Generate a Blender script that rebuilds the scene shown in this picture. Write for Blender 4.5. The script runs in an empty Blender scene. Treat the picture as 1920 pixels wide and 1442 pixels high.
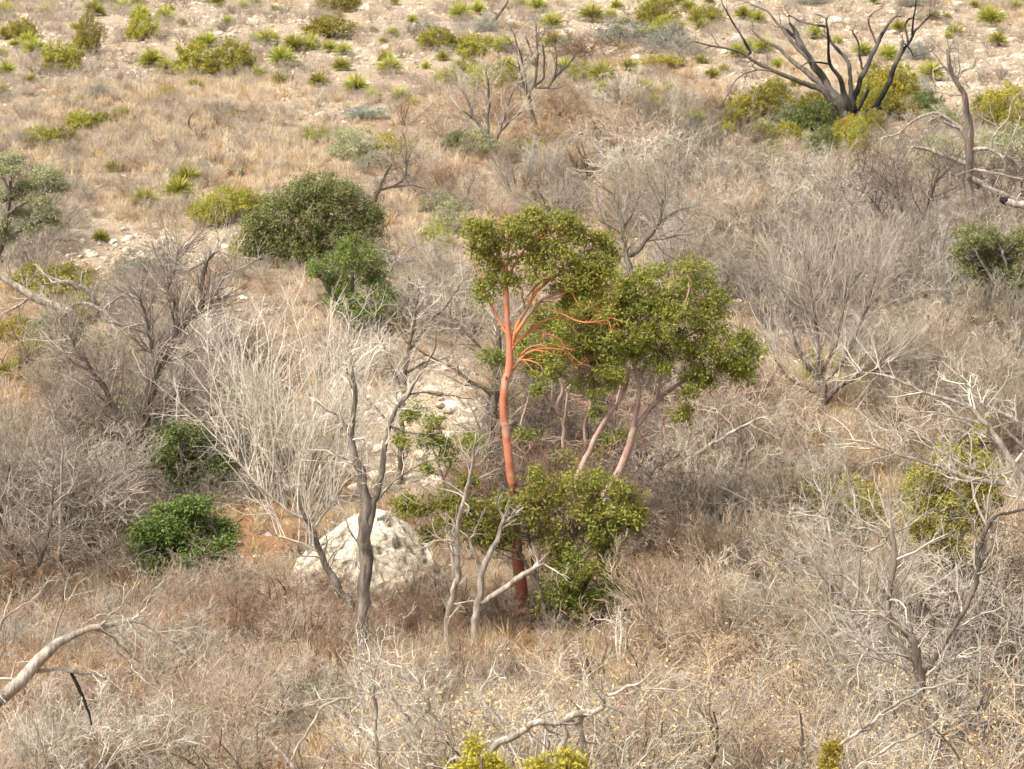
import bpy, math, random
import numpy as np
from mathutils import Vector

SC = bpy.context.scene
COL = SC.collection
R = math.radians
rng = np.random.default_rng(11)
random.seed(11)

# ------------------------------------------------------------------ camera
FPX, CU, CV = 4939.0, 960.0, 721.0            # focal length and centre for a 1920 x 1442 frame
PITCH = R(-8.0)
CAM = np.array([0.0, 0.0, 11.6])
cam_d = bpy.data.cameras.new("camera")
cam_d.sensor_width = 36.0
cam_d.lens = 36.0 * FPX / 1920.0
cam_d.clip_start = 0.5
cam_d.clip_end = 2000.0
cam_d.dof.use_dof = True
cam_d.dof.focus_distance = 43.0
cam_d.dof.aperture_fstop = 4.2
cam_o = bpy.data.objects.new("camera", cam_d)
COL.objects.link(cam_o)
cam_o.location = CAM.tolist()
cam_o.rotation_euler = (R(90) + PITCH, 0, 0)
SC.camera = cam_o

# ------------------------------------------------------------------ light
SUN_EL, SUN_AZ = R(50), R(235)                  # azimuth clockwise from +Y: sun behind the camera's left shoulder
w = bpy.data.worlds.new("World"); SC.world = w; w.use_nodes = True
nt = w.node_tree; nt.nodes.clear()
sky = nt.nodes.new("ShaderNodeTexSky"); sky.sky_type = 'NISHITA'; sky.sun_disc = False
sky.sun_elevation = SUN_EL; sky.sun_rotation = SUN_AZ
sky.air_density = 1.0; sky.dust_density = 4.0; sky.ozone_density = 1.0
hs = nt.nodes.new("ShaderNodeHueSaturation"); hs.inputs['Saturation'].default_value = 0.08
bg = nt.nodes.new("ShaderNodeBackground"); bg.inputs['Strength'].default_value = 0.135
wo = nt.nodes.new("ShaderNodeOutputWorld")
nt.links.new(sky.outputs[0], hs.inputs['Color']); nt.links.new(hs.outputs[0], bg.inputs[0]); nt.links.new(bg.outputs[0], wo.inputs[0])
sun_d = bpy.data.lights.new("sun", 'SUN'); sun_d.energy = 2.5; sun_d.angle = R(12); sun_d.color = (1.0, 0.89, 0.70)
sun_o = bpy.data.objects.new("sun", sun_d); COL.objects.link(sun_o)
sd = Vector((math.sin(SUN_AZ) * math.cos(SUN_EL), math.cos(SUN_AZ) * math.cos(SUN_EL), math.sin(SUN_EL)))
sun_o.rotation_euler = sd.to_track_quat('Z', 'Y').to_euler(); sun_o.location = (-30, -20, 60)
SC.view_settings.view_transform = 'Standard'; SC.view_settings.look = 'None'
SC.view_settings.gamma = 1.0; SC.view_settings.use_curve_mapping = False
SC.view_settings.exposure = 1.0
SC.cycles.max_bounces = 6; SC.cycles.diffuse_bounces = 3; SC.cycles.transmission_bounces = 3
SC.cycles.transparent_max_bounces = 4; SC.cycles.caustics_reflective = False; SC.cycles.caustics_refractive = False

# ------------------------------------------------------------------ noise and terrain
_T = np.random.default_rng(5).random((256, 256))
def vnoise(x, y):
    xi = np.floor(x).astype(int); yi = np.floor(y).astype(int)
    fx = x - xi; fy = y - yi
    fx = fx * fx * (3 - 2 * fx); fy = fy * fy * (3 - 2 * fy)
    a = _T[xi % 256, yi % 256]; b = _T[(xi + 1) % 256, yi % 256]
    c = _T[xi % 256, (yi + 1) % 256]; d = _T[(xi + 1) % 256, (yi + 1) % 256]
    return (a * (1 - fx) + b * fx) * (1 - fy) + (c * (1 - fx) + d * fx) * fy
def fbm(x, y, octv=4, s=1.0):
    t = 0; a = 1.0; n = 0
    for k in range(octv):
        t = t + a * (vnoise(x * s + 17.3 * k, y * s + 9.1 * k) - .5); n += a; a *= .5; s *= 2.03
    return t / n * 2
_ys = np.array([-60, 0, 10, 20, 30, 36, 42, 50, 55, 60, 65, 70, 80, 95, 110, 132, 170, 260, 420, 700])
_zs = np.array([16, 9.9, 7.0, 4.0, 1.8, .95, .35, 0, .3, 1.0, 2.2, 3.4, 5.3, 7.75, 9.8, 12.4, 17.5, 32, 60, 100])
_yf = np.linspace(-60, 700, 7601); _zf = np.interp(_yf, _ys, _zs)
_k = np.exp(-np.linspace(-2, 2, 61) ** 2); _k /= _k.sum()
_zf = np.convolve(np.pad(_zf, 30, mode='edge'), _k, 'valid')
def H(x, y):
    x = np.asarray(x, float); y = np.asarray(y, float)
    z = np.interp(y, _yf, _zf)
    z = z + .45 * fbm(x + 300, y + 300, 3, .07) + .16 * fbm(x + 100, y + 200, 3, .45)
    z = z + .9 * np.exp(-((x + 13) / 5) ** 2 - ((y - 66) / 5) ** 2) - .35 * np.exp(-((x - 1) / 8) ** 2 - ((y - 54) / 4) ** 2)
    return z
cp, sp = math.cos(PITCH), math.sin(PITCH)
def ray(u, v):
    a = (np.asarray(u, float) - CU) / FPX; b = (CV - np.asarray(v, float)) / FPX
    return np.stack([a, cp - b * sp, sp + b * cp], -1)
def at(u, v, Y):
    d = ray(u, v)
    return CAM + d * (np.asarray(Y, float) / d[..., 1])[..., None]
def proj(p):
    q = np.asarray(p, float) - CAM
    f = q[..., 1] * cp + q[..., 2] * sp; h = -q[..., 1] * sp + q[..., 2] * cp
    return CU + FPX * q[..., 0] / f, CV - FPX * h / f
_march = np.concatenate([np.arange(18, 80, .12), np.arange(80, 260, .35)])
def G(u, v):
    p = at(u, v, _march)
    below = p[:, 2] < H(p[:, 0], p[:, 1])
    i = int(np.argmax(below)) if below.any() else len(_march) - 1
    y = _march[i]; q = at(u, v, y)
    return np.array([q[0], q[1], float(H(q[0], q[1]))])
def px(Y): return FPX / Y                        # pixels per metre at depth Y

# ------------------------------------------------------------------ materials
def new_mat(name):
    m = bpy.data.materials.new(name); m.use_nodes = True
    t = m.node_tree; t.nodes.clear()
    return m, t, t.nodes, t.links
def mixc(t, fac, a, b, mode='MIX'):
    n = t.nodes.new("ShaderNodeMix"); n.data_type = 'RGBA'; n.blend_type = mode
    for s, val in ((n.inputs[0], fac), (n.inputs[6], a), (n.inputs[7], b)):
        if isinstance(val, bpy.types.NodeSocket): t.links.new(val, s)
        elif isinstance(val, (int, float)): s.default_value = val
        else: s.default_value = (*val, 1)
    return n.outputs[2]
def ramp(t, sock, lo, hi):
    n = t.nodes.new("ShaderNodeMapRange"); n.inputs[1].default_value = lo; n.inputs[2].default_value = hi
    t.links.new(sock, n.inputs[0]); return n.outputs[0]
def noise_tex(t, scale, detail=3, stretch=None, coord='Object'):
    tc = t.nodes.new("ShaderNodeTexCoord"); s = tc.outputs[coord]
    if coord == 'World':
        pass
    if stretch:
        mp = t.nodes.new("ShaderNodeMapping"); mp.inputs['Scale'].default_value = stretch
        t.links.new(s, mp.inputs[0]); s = mp.outputs[0]
    n = t.nodes.new("ShaderNodeTexNoise"); n.inputs['Scale'].default_value = scale; n.inputs['Detail'].default_value = detail
    t.links.new(s, n.inputs['Vector']); return n.outputs['Fac']
def leaf_mat(name, dark, light, tip=None, trans=.28, obj_var=.25, rough=.55):
    m, t, N, L = new_mat(name)
    at_ = N.new("ShaderNodeAttribute"); at_.attribute_name = "var"
    c = mixc(t, at_.outputs['Fac'], dark, light)
    if tip is not None: c = mixc(t, ramp(t, at_.outputs['Fac'], .9, .93), c, tip)
    oi = N.new("ShaderNodeObjectInfo")
    hv = N.new("ShaderNodeHueSaturation")
    L.new(ramp_out(t, oi.outputs['Random'], 1 - obj_var, 1 + obj_var), hv.inputs['Value'])
    L.new(ramp_out(t, oi.outputs['Random'], .488, .512), hv.inputs['Hue'])
    L.new(c, hv.inputs['Color']); c = hv.outputs[0]
    p = N.new("ShaderNodeBsdfPrincipled"); L.new(c, p.inputs['Base Color']); p.inputs['Roughness'].default_value = rough
    p.inputs['Specular IOR Level'].default_value = .3
    tr = N.new("ShaderNodeBsdfTranslucent"); L.new(c, tr.inputs[0])
    mx = N.new("ShaderNodeMixShader"); mx.inputs[0].default_value = trans
    L.new(p.outputs[0], mx.inputs[1]); L.new(tr.outputs[0], mx.inputs[2])
    o = N.new("ShaderNodeOutputMaterial"); L.new(mx.outputs[0], o.inputs[0])
    return m
def ramp_out(t, sock, lo, hi):
    n = t.nodes.new("ShaderNodeMapRange"); n.inputs[3].default_value = lo; n.inputs[4].default_value = hi
    t.links.new(sock, n.inputs[0]); return n.outputs[0]
def wood_mat(name, a, b, scale=6, stretch=(1, 1, .25), lo=.4, hi=.6, obj_var=.30, third=None, bump=.4, spots=None):
    m, t, N, L = new_mat(name)
    at_ = N.new("ShaderNodeAttribute"); at_.attribute_name = "var"
    nz = noise_tex(t, scale, 5, stretch)
    c = mixc(t, ramp(t, nz, lo, hi), a, b)
    if third is not None: c = mixc(t, ramp(t, noise_tex(t, scale * .45, 3), .55, .64), c, third)
    if spots is not None: c = mixc(t, ramp(t, noise_tex(t, scale * 3.2, 4, (1, 1, 1.6)), .66, .70), c, spots)
    hv = N.new("ShaderNodeHueSaturation"); L.new(c, hv.inputs['Color'])
    oi = N.new("ShaderNodeObjectInfo")
    mul = N.new("ShaderNodeMath"); mul.operation = 'MULTIPLY'
    L.new(ramp_out(t, oi.outputs['Random'], 1 - obj_var, 1 + obj_var), mul.inputs[0])
    L.new(ramp_out(t, at_.outputs['Fac'], .68, 1.32), mul.inputs[1])
    L.new(mul.outputs[0], hv.inputs['Value'])
    p = N.new("ShaderNodeBsdfPrincipled"); L.new(hv.outputs[0], p.inputs['Base Color']); p.inputs['Roughness'].default_value = .85
    p.inputs['Specular IOR Level'].default_value = .15
    if bump:
        bn = N.new("ShaderNodeBump"); bn.inputs['Strength'].default_value = bump; bn.inputs['Distance'].default_value = .03
        L.new(noise_tex(t, scale * 3, 4, stretch), bn.inputs['Height']); L.new(bn.outputs[0], p.inputs['Normal'])
    o = N.new("ShaderNodeOutputMaterial"); L.new(p.outputs[0], o.inputs[0])
    return m

M = {}
M['twig_grey'] = wood_mat('twig_grey', (.49, .435, .37), (.32, .278, .23), 3, bump=0)
M['twig_pink'] = wood_mat('twig_pink', (.50, .415, .325), (.34, .27, .20), 3, bump=0)
M['twig_tan'] = wood_mat('twig_tan', (.60, .48, .36), (.45, .34, .24), 3, bump=0)
M['twig_red'] = wood_mat('twig_red', (.43, .285, .20), (.29, .18, .12), 3, bump=0)
M['twig_white'] = wood_mat('twig_white', (.60, .55, .475), (.40, .36, .305), 3, bump=0)
M['twig_dark'] = wood_mat('twig_dark', (.23, .185, .155), (.14, .11, .095), 3, bump=0)
for _n, _c in (('grey', (.24, .19, .155)), ('pink', (.24, .165, .12)), ('tan', (.30, .22, .15)), ('red', (.20, .115, .07)), ('white', (.45, .39, .33)), ('dark', (.13, .10, .08))):
    M['stem_twig_' + _n] = wood_mat('stem_twig_' + _n, _c, tuple(x * .7 for x in _c), 4, bump=0)
M['bark_orange'] = wood_mat('bark_orange', (.54, .20, .115), (.43, .15, .09), 2.6, (1, 1, .4), .42, .62, third=(.50, .34, .25), bump=.5, spots=(.10, .05, .035), obj_var=.02)
M['bark_limb'] = wood_mat('bark_limb', (.58, .23, .095), (.42, .18, .10), 3, (1, 1, .5), .45, .65, third=(.36, .22, .16), spots=(.12, .07, .05), bump=.2, obj_var=.02)
M['bark_pink'] = wood_mat('bark_pink', (.44, .33, .28), (.34, .22, .185), 4, (1, 1, .4), .4, .6, bump=.4, spots=(.14, .11, .09), obj_var=.02)
M['bark_redbrown'] = wood_mat('bark_redbrown', (.22, .065, .035), (.14, .05, .035), 3, (1, 1, .4), .4, .6, obj_var=.02)
M['dead_grey'] = wood_mat('dead_grey', (.235, .20, .175), (.10, .082, .07), 11, (1, 1, .13), .40, .58, third=(.17, .13, .10), bump=1)
M['dead_silver'] = wood_mat('dead_silver', (.47, .42, .37), (.22, .185, .155), 10, (1, 1, .2), .38, .60, third=(.33, .27, .215), bump=1, spots=(.10, .08, .065), obj_var=.05)
M['dead_dark'] = wood_mat('dead_dark', (.18, .148, .122), (.10, .082, .068), 9, (1, 1, .15), .35, .65, bump=.9)
M['char'] = wood_mat('char', (.12, .105, .095), (.02, .018, .017), 1.6, (1, 1, .35), .44, .56, bump=.9, obj_var=.1)
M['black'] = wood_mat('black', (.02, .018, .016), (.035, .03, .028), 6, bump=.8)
M['madrone_leaf'] = leaf_mat('madrone_leaf', (.13, .165, .03), (.43, .43, .09), tip=(.56, .40, .12), obj_var=.04, trans=.36)
M['madrone_leaf_dark'] = leaf_mat('madrone_leaf_dark', (.12, .155, .035), (.34, .36, .08), obj_var=.04, trans=.3)
M['juniper'] = leaf_mat('juniper', (.17, .16, .025), (.45, .40, .065), trans=.15)
M['olive_yellow'] = leaf_mat('olive_yellow', (.24, .20, .025), (.50, .42, .06), trans=.2)
M['green_bush'] = leaf_mat('green_bush', (.07, .10, .03), (.22, .26, .075), trans=.22, obj_var=.1)
M['grey_green'] = leaf_mat('grey_green', (.21, .22, .115), (.44, .445, .25), trans=.15)
M['blue_grey'] = leaf_mat('blue_grey', (.19, .215, .18), (.36, .38, .32), trans=.1)
M['dark_olive'] = leaf_mat('dark_olive', (.115, .13, .045), (.31, .32, .12), trans=.15, obj_var=.05)
M['fresh_green'] = leaf_mat('fresh_green', (.11, .155, .035), (.30, .35, .085), trans=.25, obj_var=.03)
M['glossy_green'] = leaf_mat('glossy_green', (.085, .13, .035), (.26, .32, .085), trans=.25, obj_var=.03)
M['rust_leaf'] = leaf_mat('rust_leaf', (.36, .22, .12), (.60, .42, .25), trans=.2)
M['dry_leaf'] = leaf_mat('dry_leaf', (.46, .31, .15), (.76, .58, .33), trans=.3)
M['sotol_leaf'] = leaf_mat('sotol_leaf', (.14, .165, .028), (.52, .50, .11), trans=.2, obj_var=.2)
M['straw'] = leaf_mat('straw', (.50, .40, .295), (.74, .63, .48), trans=.3, obj_var=.15, rough=.8)
M['straw_gold'] = leaf_mat('straw_gold', (.46, .32, .17), (.70, .53, .31), trans=.3, obj_var=.15, rough=.8)

def stone_mat():
    m, t, N, L = new_mat('limestone')
    nz = noise_tex(t, 3.5, 5)
    c = mixc(t, ramp(t, nz, .35, .65), (.74, .65, .54), (.58, .48, .37))
    c = mixc(t, ramp(t, noise_tex(t, 9, 4), .58, .72), c, (.26, .21, .17))
    oi = N.new("ShaderNodeObjectInfo"); hv = N.new("ShaderNodeHueSaturation"); L.new(c, hv.inputs['Color'])
    L.new(ramp_out(t, oi.outputs['Random'], .72, 1.2), hv.inputs['Value'])
    p = N.new("ShaderNodeBsdfPrincipled"); L.new(hv.outputs[0], p.inputs['Base Color']); p.inputs['Roughness'].default_value = .95
    p.inputs['Specular IOR Level'].default_value = .1
    bn = N.new("ShaderNodeBump"); bn.inputs['Strength'].default_value = .8; bn.inputs['Distance'].default_value = .04
    L.new(noise_tex(t, 14, 6), bn.inputs['Height']); L.new(bn.outputs[0], p.inputs['Normal'])
    o = N.new("ShaderNodeOutputMaterial"); L.new(p.outputs[0], o.inputs[0]); return m
M['stone'] = stone_mat()
def boulder_mat():
    m, t, N, L = new_mat('boulder_stone')
    c = mixc(t, ramp(t, noise_tex(t, 1.3, 6), .38, .62), (.62, .57, .47), (.47, .41, .33))
    c = mixc(t, ramp(t, noise_tex(t, 4, 8), .54, .66), c, (.20, .165, .13))
    for sc_, wd_ in ((1.7, .018), (3.6, .014)):
        nn = noise_tex(t, sc_, 6, (1, 1, 1.5)); sb = N.new("ShaderNodeMath"); sb.operation = 'SUBTRACT'; sb.inputs[1].default_value = .5; L.new(nn, sb.inputs[0])
        ab = N.new("ShaderNodeMath"); ab.operation = 'ABSOLUTE'; L.new(sb.outputs[0], ab.inputs[0])
        mr = N.new("ShaderNodeMapRange"); mr.inputs[1].default_value = 0; mr.inputs[2].default_value = wd_; mr.inputs[3].default_value = .85; mr.inputs[4].default_value = 0; L.new(ab.outputs[0], mr.inputs[0])
        c = mixc(t, mr.outputs[0], c, (.15, .12, .095))
    at_ = N.new("ShaderNodeAttribute"); at_.attribute_name = "crack"
    c = mixc(t, at_.outputs['Fac'], c, (.13, .105, .08))
    p = N.new("ShaderNodeBsdfPrincipled"); L.new(c, p.inputs['Base Color']); p.inputs['Roughness'].default_value = .95
    p.inputs['Specular IOR Level'].default_value = .1
    bn = N.new("ShaderNodeBump"); bn.inputs['Strength'].default_value = 1; bn.inputs['Distance'].default_value = .06
    L.new(noise_tex(t, 7, 8), bn.inputs['Height']); L.new(bn.outputs[0], p.inputs['Normal'])
    o = N.new("ShaderNodeOutputMaterial"); L.new(p.outputs[0], o.inputs[0]); return m
M['boulder'] = boulder_mat()
def ground_mat():
    m, t, N, L = new_mat('ground_soil')
    def A(n):
        a = N.new("ShaderNodeAttribute"); a.attribute_name = n; return a.outputs['Fac']
    n1 = noise_tex(t, .9, 6); n2 = noise_tex(t, 5, 6); n3 = noise_tex(t, 16, 5)
    soil = mixc(t, ramp(t, n2, .35, .65), (.39, .28, .18), (.25, .175, .115))
    soil = mixc(t, ramp(t, n1, .40, .65), soil, (.31, .245, .19))
    peb = mixc(t, ramp(t, n3, .45, .55), soil, (.49, .405, .31))
    peb = mixc(t, ramp(t, noise_tex(t, 2.6, 5), .52, .66), peb, (.30, .235, .18))
    soil = mixc(t, A('stony'), soil, peb)
    red = mixc(t, ramp(t, n2, .35, .65), (.34, .195, .11), (.22, .125, .07))
    soil = mixc(t, A('red'), soil, red)
    duff_shade = mixc(t, ramp(t, n3, .4, .6), (.19, .135, .09), (.30, .215, .145))  # leaf litter, its colour darkened to paint in shade among the shrubs
    soil = mixc(t, A('duff_shade'), soil, duff_shade)
    p = N.new("ShaderNodeBsdfPrincipled"); L.new(soil, p.inputs['Base Color']); p.inputs['Roughness'].default_value = 1
    p.inputs['Specular IOR Level'].default_value = .05
    bn = N.new("ShaderNodeBump"); bn.inputs['Strength'].default_value = 1; bn.inputs['Distance'].default_value = .08
    L.new(n3, bn.inputs['Height']); L.new(bn.outputs[0], p.inputs['Normal'])
    o = N.new("ShaderNodeOutputMaterial"); L.new(p.outputs[0], o.inputs[0]); return m
M['ground'] = ground_mat()

# ------------------------------------------------------------------ mesh building
class MB:
    """collects quads / triangles with a material index and a 'var' value per vertex"""
    def __init__(s): s.v = []; s.q = []; s.t = []; s.qm = []; s.tm = []; s.var = []; s.n = 0
    def add(s, v, quads=None, tris=None, mi=0, var=None):
        v = np.asarray(v, float).reshape(-1, 3)
        if quads is not None and len(quads): s.q.append(np.asarray(quads) + s.n); s.qm.append(np.full(len(quads), mi))
        if tris is not None and len(tris): s.t.append(np.asarray(tris) + s.n); s.tm.append(np.full(len(tris), mi))
        s.v.append(v); s.var.append(np.full(len(v), .5) if var is None else np.asarray(var, float)); s.n += len(v)
    def mesh(s, name, mats, smooth=True, origin=(0, 0, 0)):
        me = bpy.data.meshes.new(name)
        if not s.v: return me
        v = np.concatenate(s.v) - np.asarray(origin)
        q = np.concatenate(s.q) if s.q else np.zeros((0, 4), int)
        t = np.concatenate(s.t) if s.t else np.zeros((0, 3), int)
        me.vertices.add(len(v)); me.vertices.foreach_set('co', v.astype(np.float32).ravel())
        me.loops.add(q.size + t.size)
        me.loops.foreach_set('vertex_index', np.concatenate([q.ravel(), t.ravel()]).astype(np.int32))
        me.polygons.add(len(q) + len(t))
        ls = np.concatenate([np.arange(len(q)) * 4, q.size + np.arange(len(t)) * 3])
        me.polygons.foreach_set('loop_start', ls.astype(np.int32))
        mi = np.concatenate((s.qm if s.qm else []) + (s.tm if s.tm else [])).astype(np.int32)
        for m in mats: me.materials.append(M[m] if isinstance(m, str) else m)
        me.polygons.foreach_set('material_index', mi)
        me.polygons.foreach_set('use_smooth', np.full(len(mi), smooth))
        a = me.attributes.new('var', 'FLOAT', 'POINT'); a.data.foreach_set('value', np.concatenate(s.var).astype(np.float32))
        me.update(calc_edges=True)
        return me
def norm(a): return a / np.maximum(np.linalg.norm(a, axis=-1, keepdims=True), 1e-9)
def tubes(mb, pts, rad, k=3, mi=0, rg=rng, cap=False, var=None, rough=0.0):
    pts = np.asarray(pts, float); rad = np.asarray(rad, float)
    if pts.ndim == 2: pts = pts[None]; rad = rad[None]
    N, P, _ = pts.shape
    if N == 0: return
    if cap:
        d = norm(pts[:, -1] - pts[:, -2])
        pts = np.concatenate([pts, (pts[:, -1] + d * rad[:, -1:] * .25)[:, None]], 1)
        rad = np.concatenate([rad, rad[:, -1:] * .12], 1); P += 1
    T = norm(np.gradient(pts, axis=1))
    mean = norm(pts[:, -1] - pts[:, 0])
    ax = np.where((np.abs(mean[:, 2]) < .8)[:, None], np.array([0, 0, 1.]), np.array([0., 1, 0]))
    n1 = norm(np.cross(T, ax[:, None])); n2 = np.cross(T, n1)
    th = np.arange(k) / k * 2 * math.pi
    rr = rad[:, :, None] * (1 + rough * rg.uniform(-1, 1, (N, P, k))) if rough else rad[:, :, None] * np.ones(k)
    ring = pts[:, :, None] + rr[..., None] * (np.cos(th)[:, None] * n1[:, :, None] + np.sin(th)[:, None] * n2[:, :, None])
    idx = np.arange(N * P * k).reshape(N, P, k)
    a = idx[:, :-1]; b = idx[:, 1:]
    q = np.stack([a, np.roll(a, -1, 2), np.roll(b, -1, 2), b], -1).reshape(-1, 4)
    vv = rg.random(N) if var is None else var
    mb.add(ring, quads=q, mi=mi, var=np.repeat(vv, P * k))
def shoots(start, d, L, r0, P, wob=.25, up=.05, taper=.25, rg=rng):
    start = np.asarray(start, float); N = len(start); L = np.broadcast_to(L, N); r0 = np.broadcast_to(r0, N)
    pts = [start]; d = norm(d)
    for i in range(P - 1):
        d = norm(d + wob * rg.normal(size=(N, 3)) + np.array([0, 0, up]))
        pts.append(pts[-1] + d * (L / (P - 1))[:, None])
    t = np.linspace(0, 1, P)
    return np.stack(pts, 1), r0[:, None] * (1 - t * (1 - taper)), L
def kids(b, n, t0=.25, t1=.98, ang=(25, 60), lr=(.35, .6), rr=.55, P=4, wob=.25, up=.05, taper=.3, rg=rng, even=False, rmin=0):
    pts, rad, L = b; N, PP, _ = pts.shape
    t = rg.uniform(t0, t1, (N, n)) * (PP - 1)
    i = np.minimum(t.astype(int), PP - 2); f = (t - i)[..., None]; r = np.arange(N)[:, None]
    p = pts[r, i] * (1 - f) + pts[r, i + 1] * f
    rd = rad[r, i] * (1 - f[..., 0]) + rad[r, i + 1] * f[..., 0]
    T = norm(pts[r, i + 1] - pts[r, i])
    x = norm(np.cross(T, rg.normal(size=T.shape)))
    a = np.radians(rg.uniform(ang[0], ang[1], (N, n)))[..., None]
    d = np.cos(a) * T + np.sin(a) * x
    l = L[:, None] * rg.uniform(lr[0], lr[1], (N, n)) * (1.15 - .45 * t / (PP - 1))
    return shoots(p.reshape(-1, 3), d.reshape(-1, 3), l.ravel(), np.maximum(rd.ravel() * rr, rmin), P, wob, up, taper, rg)
def leaves(mb, c, d, nrm, L, W, mi=0, var=None, fold=.15, rg=rng):
    """diamond leaves: base point c, along d, facing nrm"""
    n = len(c); L = np.broadcast_to(L, n)[:, None]; W = np.broadcast_to(W, n)[:, None]
    d = norm(d); s = norm(np.cross(d, nrm)); nn = np.cross(s, d)
    v = np.stack([c, c + d * L * .5 + s * W * .5 + nn * W * fold, c + d * L, c + d * L * .5 - s * W * .5 + nn * W * fold], 1)
    q = np.arange(n * 4).reshape(n, 4)
    mb.add(v, quads=q, mi=mi, var=np.repeat(rg.random(n) if var is None else var, 4))
def rdir(n, rg=rng): return norm(rg.normal(size=(n, 3)))

THINGS = []
def link(name, me, parent=None, loc=None):
    o = bpy.data.objects.new(name, me); COL.objects.link(o)
    if parent is not None: o.parent = parent
    if loc is not None: o.location = [float(x) for x in loc]
    return o
def tag(o, label=None, cat=None, group=None, kind=None, look=None, rad=None):
    if kind: o['kind'] = kind
    if cat: o['category'] = cat
    if group: o['group'] = group
    if label: o['label'] = label
    if look: THINGS.append((o, look))
    return o

# ------------------------------------------------------------------ geometry-node scatter for stuff
def scatter(name, protos, pos, rotz, scale, tilt=None, label=None, cat=None):
    pc = bpy.data.collections.new(name + "_sources")
    for i, me in enumerate(protos):
        o = bpy.data.objects.new(f"{name}_source_{i:02d}", me); pc.objects.link(o)
    me = bpy.data.meshes.new(name); n = len(pos)
    me.vertices.add(n); me.vertices.foreach_set('co', np.asarray(pos, np.float32).ravel())
    rot = np.zeros((n, 3), np.float32); rot[:, 2] = rotz
    if tilt is not None: rot[:, :2] = tilt
    a = me.attributes.new('rot', 'FLOAT_VECTOR', 'POINT'); a.data.foreach_set('vector', rot.ravel())
    a = me.attributes.new('scl', 'FLOAT', 'POINT'); a.data.foreach_set('value', np.asarray(scale, np.float32))
    a = me.attributes.new('pick', 'INT', 'POINT'); a.data.foreach_set('value', rng.integers(0, len(protos), n).astype(np.int32))
    o = bpy.data.objects.new(name, me); COL.objects.link(o)
    g = bpy.data.node_groups.new(name + "_nodes", 'GeometryNodeTree')
    g.interface.new_socket('Geometry', in_out='INPUT', socket_type='NodeSocketGeometry')
    g.interface.new_socket('Geometry', in_out='OUTPUT', socket_type='NodeSocketGeometry')
    N = g.nodes; L = g.links
    gi = N.new('NodeGroupInput'); go = N.new('NodeGroupOutput')
    ci = N.new('GeometryNodeCollectionInfo'); ci.inputs['Collection'].default_value = pc
    ci.inputs['Separate Children'].default_value = True; ci.inputs['Reset Children'].default_value = True
    ip = N.new('GeometryNodeInstanceOnPoints'); ip.inputs['Pick Instance'].default_value = True
    def attr(nm, ty):
        k = N.new('GeometryNodeInputNamedAttribute'); k.data_type = ty; k.inputs['Name'].default_value = nm
        return k.outputs[0]
    L.new(gi.outputs[0], ip.inputs['Points']); L.new(ci.outputs[0], ip.inputs['Instance'])
    L.new(attr('pick', 'INT'), ip.inputs['Instance Index'])
    e2r = N.new('FunctionNodeEulerToRotation'); L.new(attr('rot', 'FLOAT_VECTOR'), e2r.inputs[0]); L.new(e2r.outputs[0], ip.inputs['Rotation'])
    L.new(attr('scl', 'FLOAT'), ip.inputs['Scale']); L.new(ip.outputs[0], go.inputs[0])
    md = o.modifiers.new('scatter', 'NODES'); md.node_group = g
    o['kind'] = 'stuff'
    if label: o['label'] = label
    if cat: o['category'] = cat
    return o

# ------------------------------------------------------------------ ground
def blob(u, v, ru, rv):
    c = G(u, v); a = G(u, v - rv); b = G(u, min(v + rv, 1430))
    return (c[0], c[1], ru / px(c[1]), max(abs(a[1] - b[1]) / 2, .4))
def blobmask(x, y, bl, soft=.5):
    m = np.zeros_like(np.asarray(x, float))
    for cx, cy, rx, ry in bl:
        d = ((x - cx) / rx) ** 2 + ((y - cy) / ry) ** 2
        m = np.maximum(m, np.clip((1.35 - d) / .9, 0, 1))
    return m
STONY = [blob(*b) for b in [(250, 60, 330, 90), (700, 60, 300, 90), (1200, 50, 400, 70), (1700, 90, 330, 130), (1820, 200, 160, 110), (1400, 130, 120, 50), (640, 180, 160, 50),
         (300, 480, 210, 75), (470, 440, 60, 60), (170, 430, 80, 50), (880, 345, 60, 22), (790, 780, 130, 130), (720, 860, 110, 110), (830, 700, 80, 50), (680, 290, 60, 20),
         (470, 1060, 70, 50), (1480, 620, 60, 30), (1820, 610, 90, 20), (900, 560, 60, 60)]]
RED = [blob(*b) for b in [(500, 990, 90, 70), (440, 950, 70, 40), (130, 545, 70, 40), (410, 520, 60, 40), (1400, 960, 110, 90), (1740, 540, 70, 50), (1380, 860, 60, 40), (1650, 880, 70, 40), (620, 900, 80, 40), (80, 1350, 200, 80), (870, 560, 50, 60)]]
STRAWY = [blob(*b) for b in [(200, 250, 260, 60), (450, 300, 220, 60), (520, 190, 150, 30), (820, 300, 90, 25), (1640, 780, 100, 70), (1720, 610, 130, 40), (1560, 150, 100, 60), (330, 400, 110, 40), (1350, 640, 60, 60), (380, 180, 300, 30)]]
def duff_shade_at(x, y):  # litter cover, strongest in the wash; carries the painted shade too
    return np.clip(np.interp(y, [20, 40, 62, 72, 90, 100], [1, 1, .75, .5, .25, 0]), 0, 1) * np.clip(.55 + .9 * fbm(x + 50, y + 80, 3, .25), 0, 1)
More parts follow.
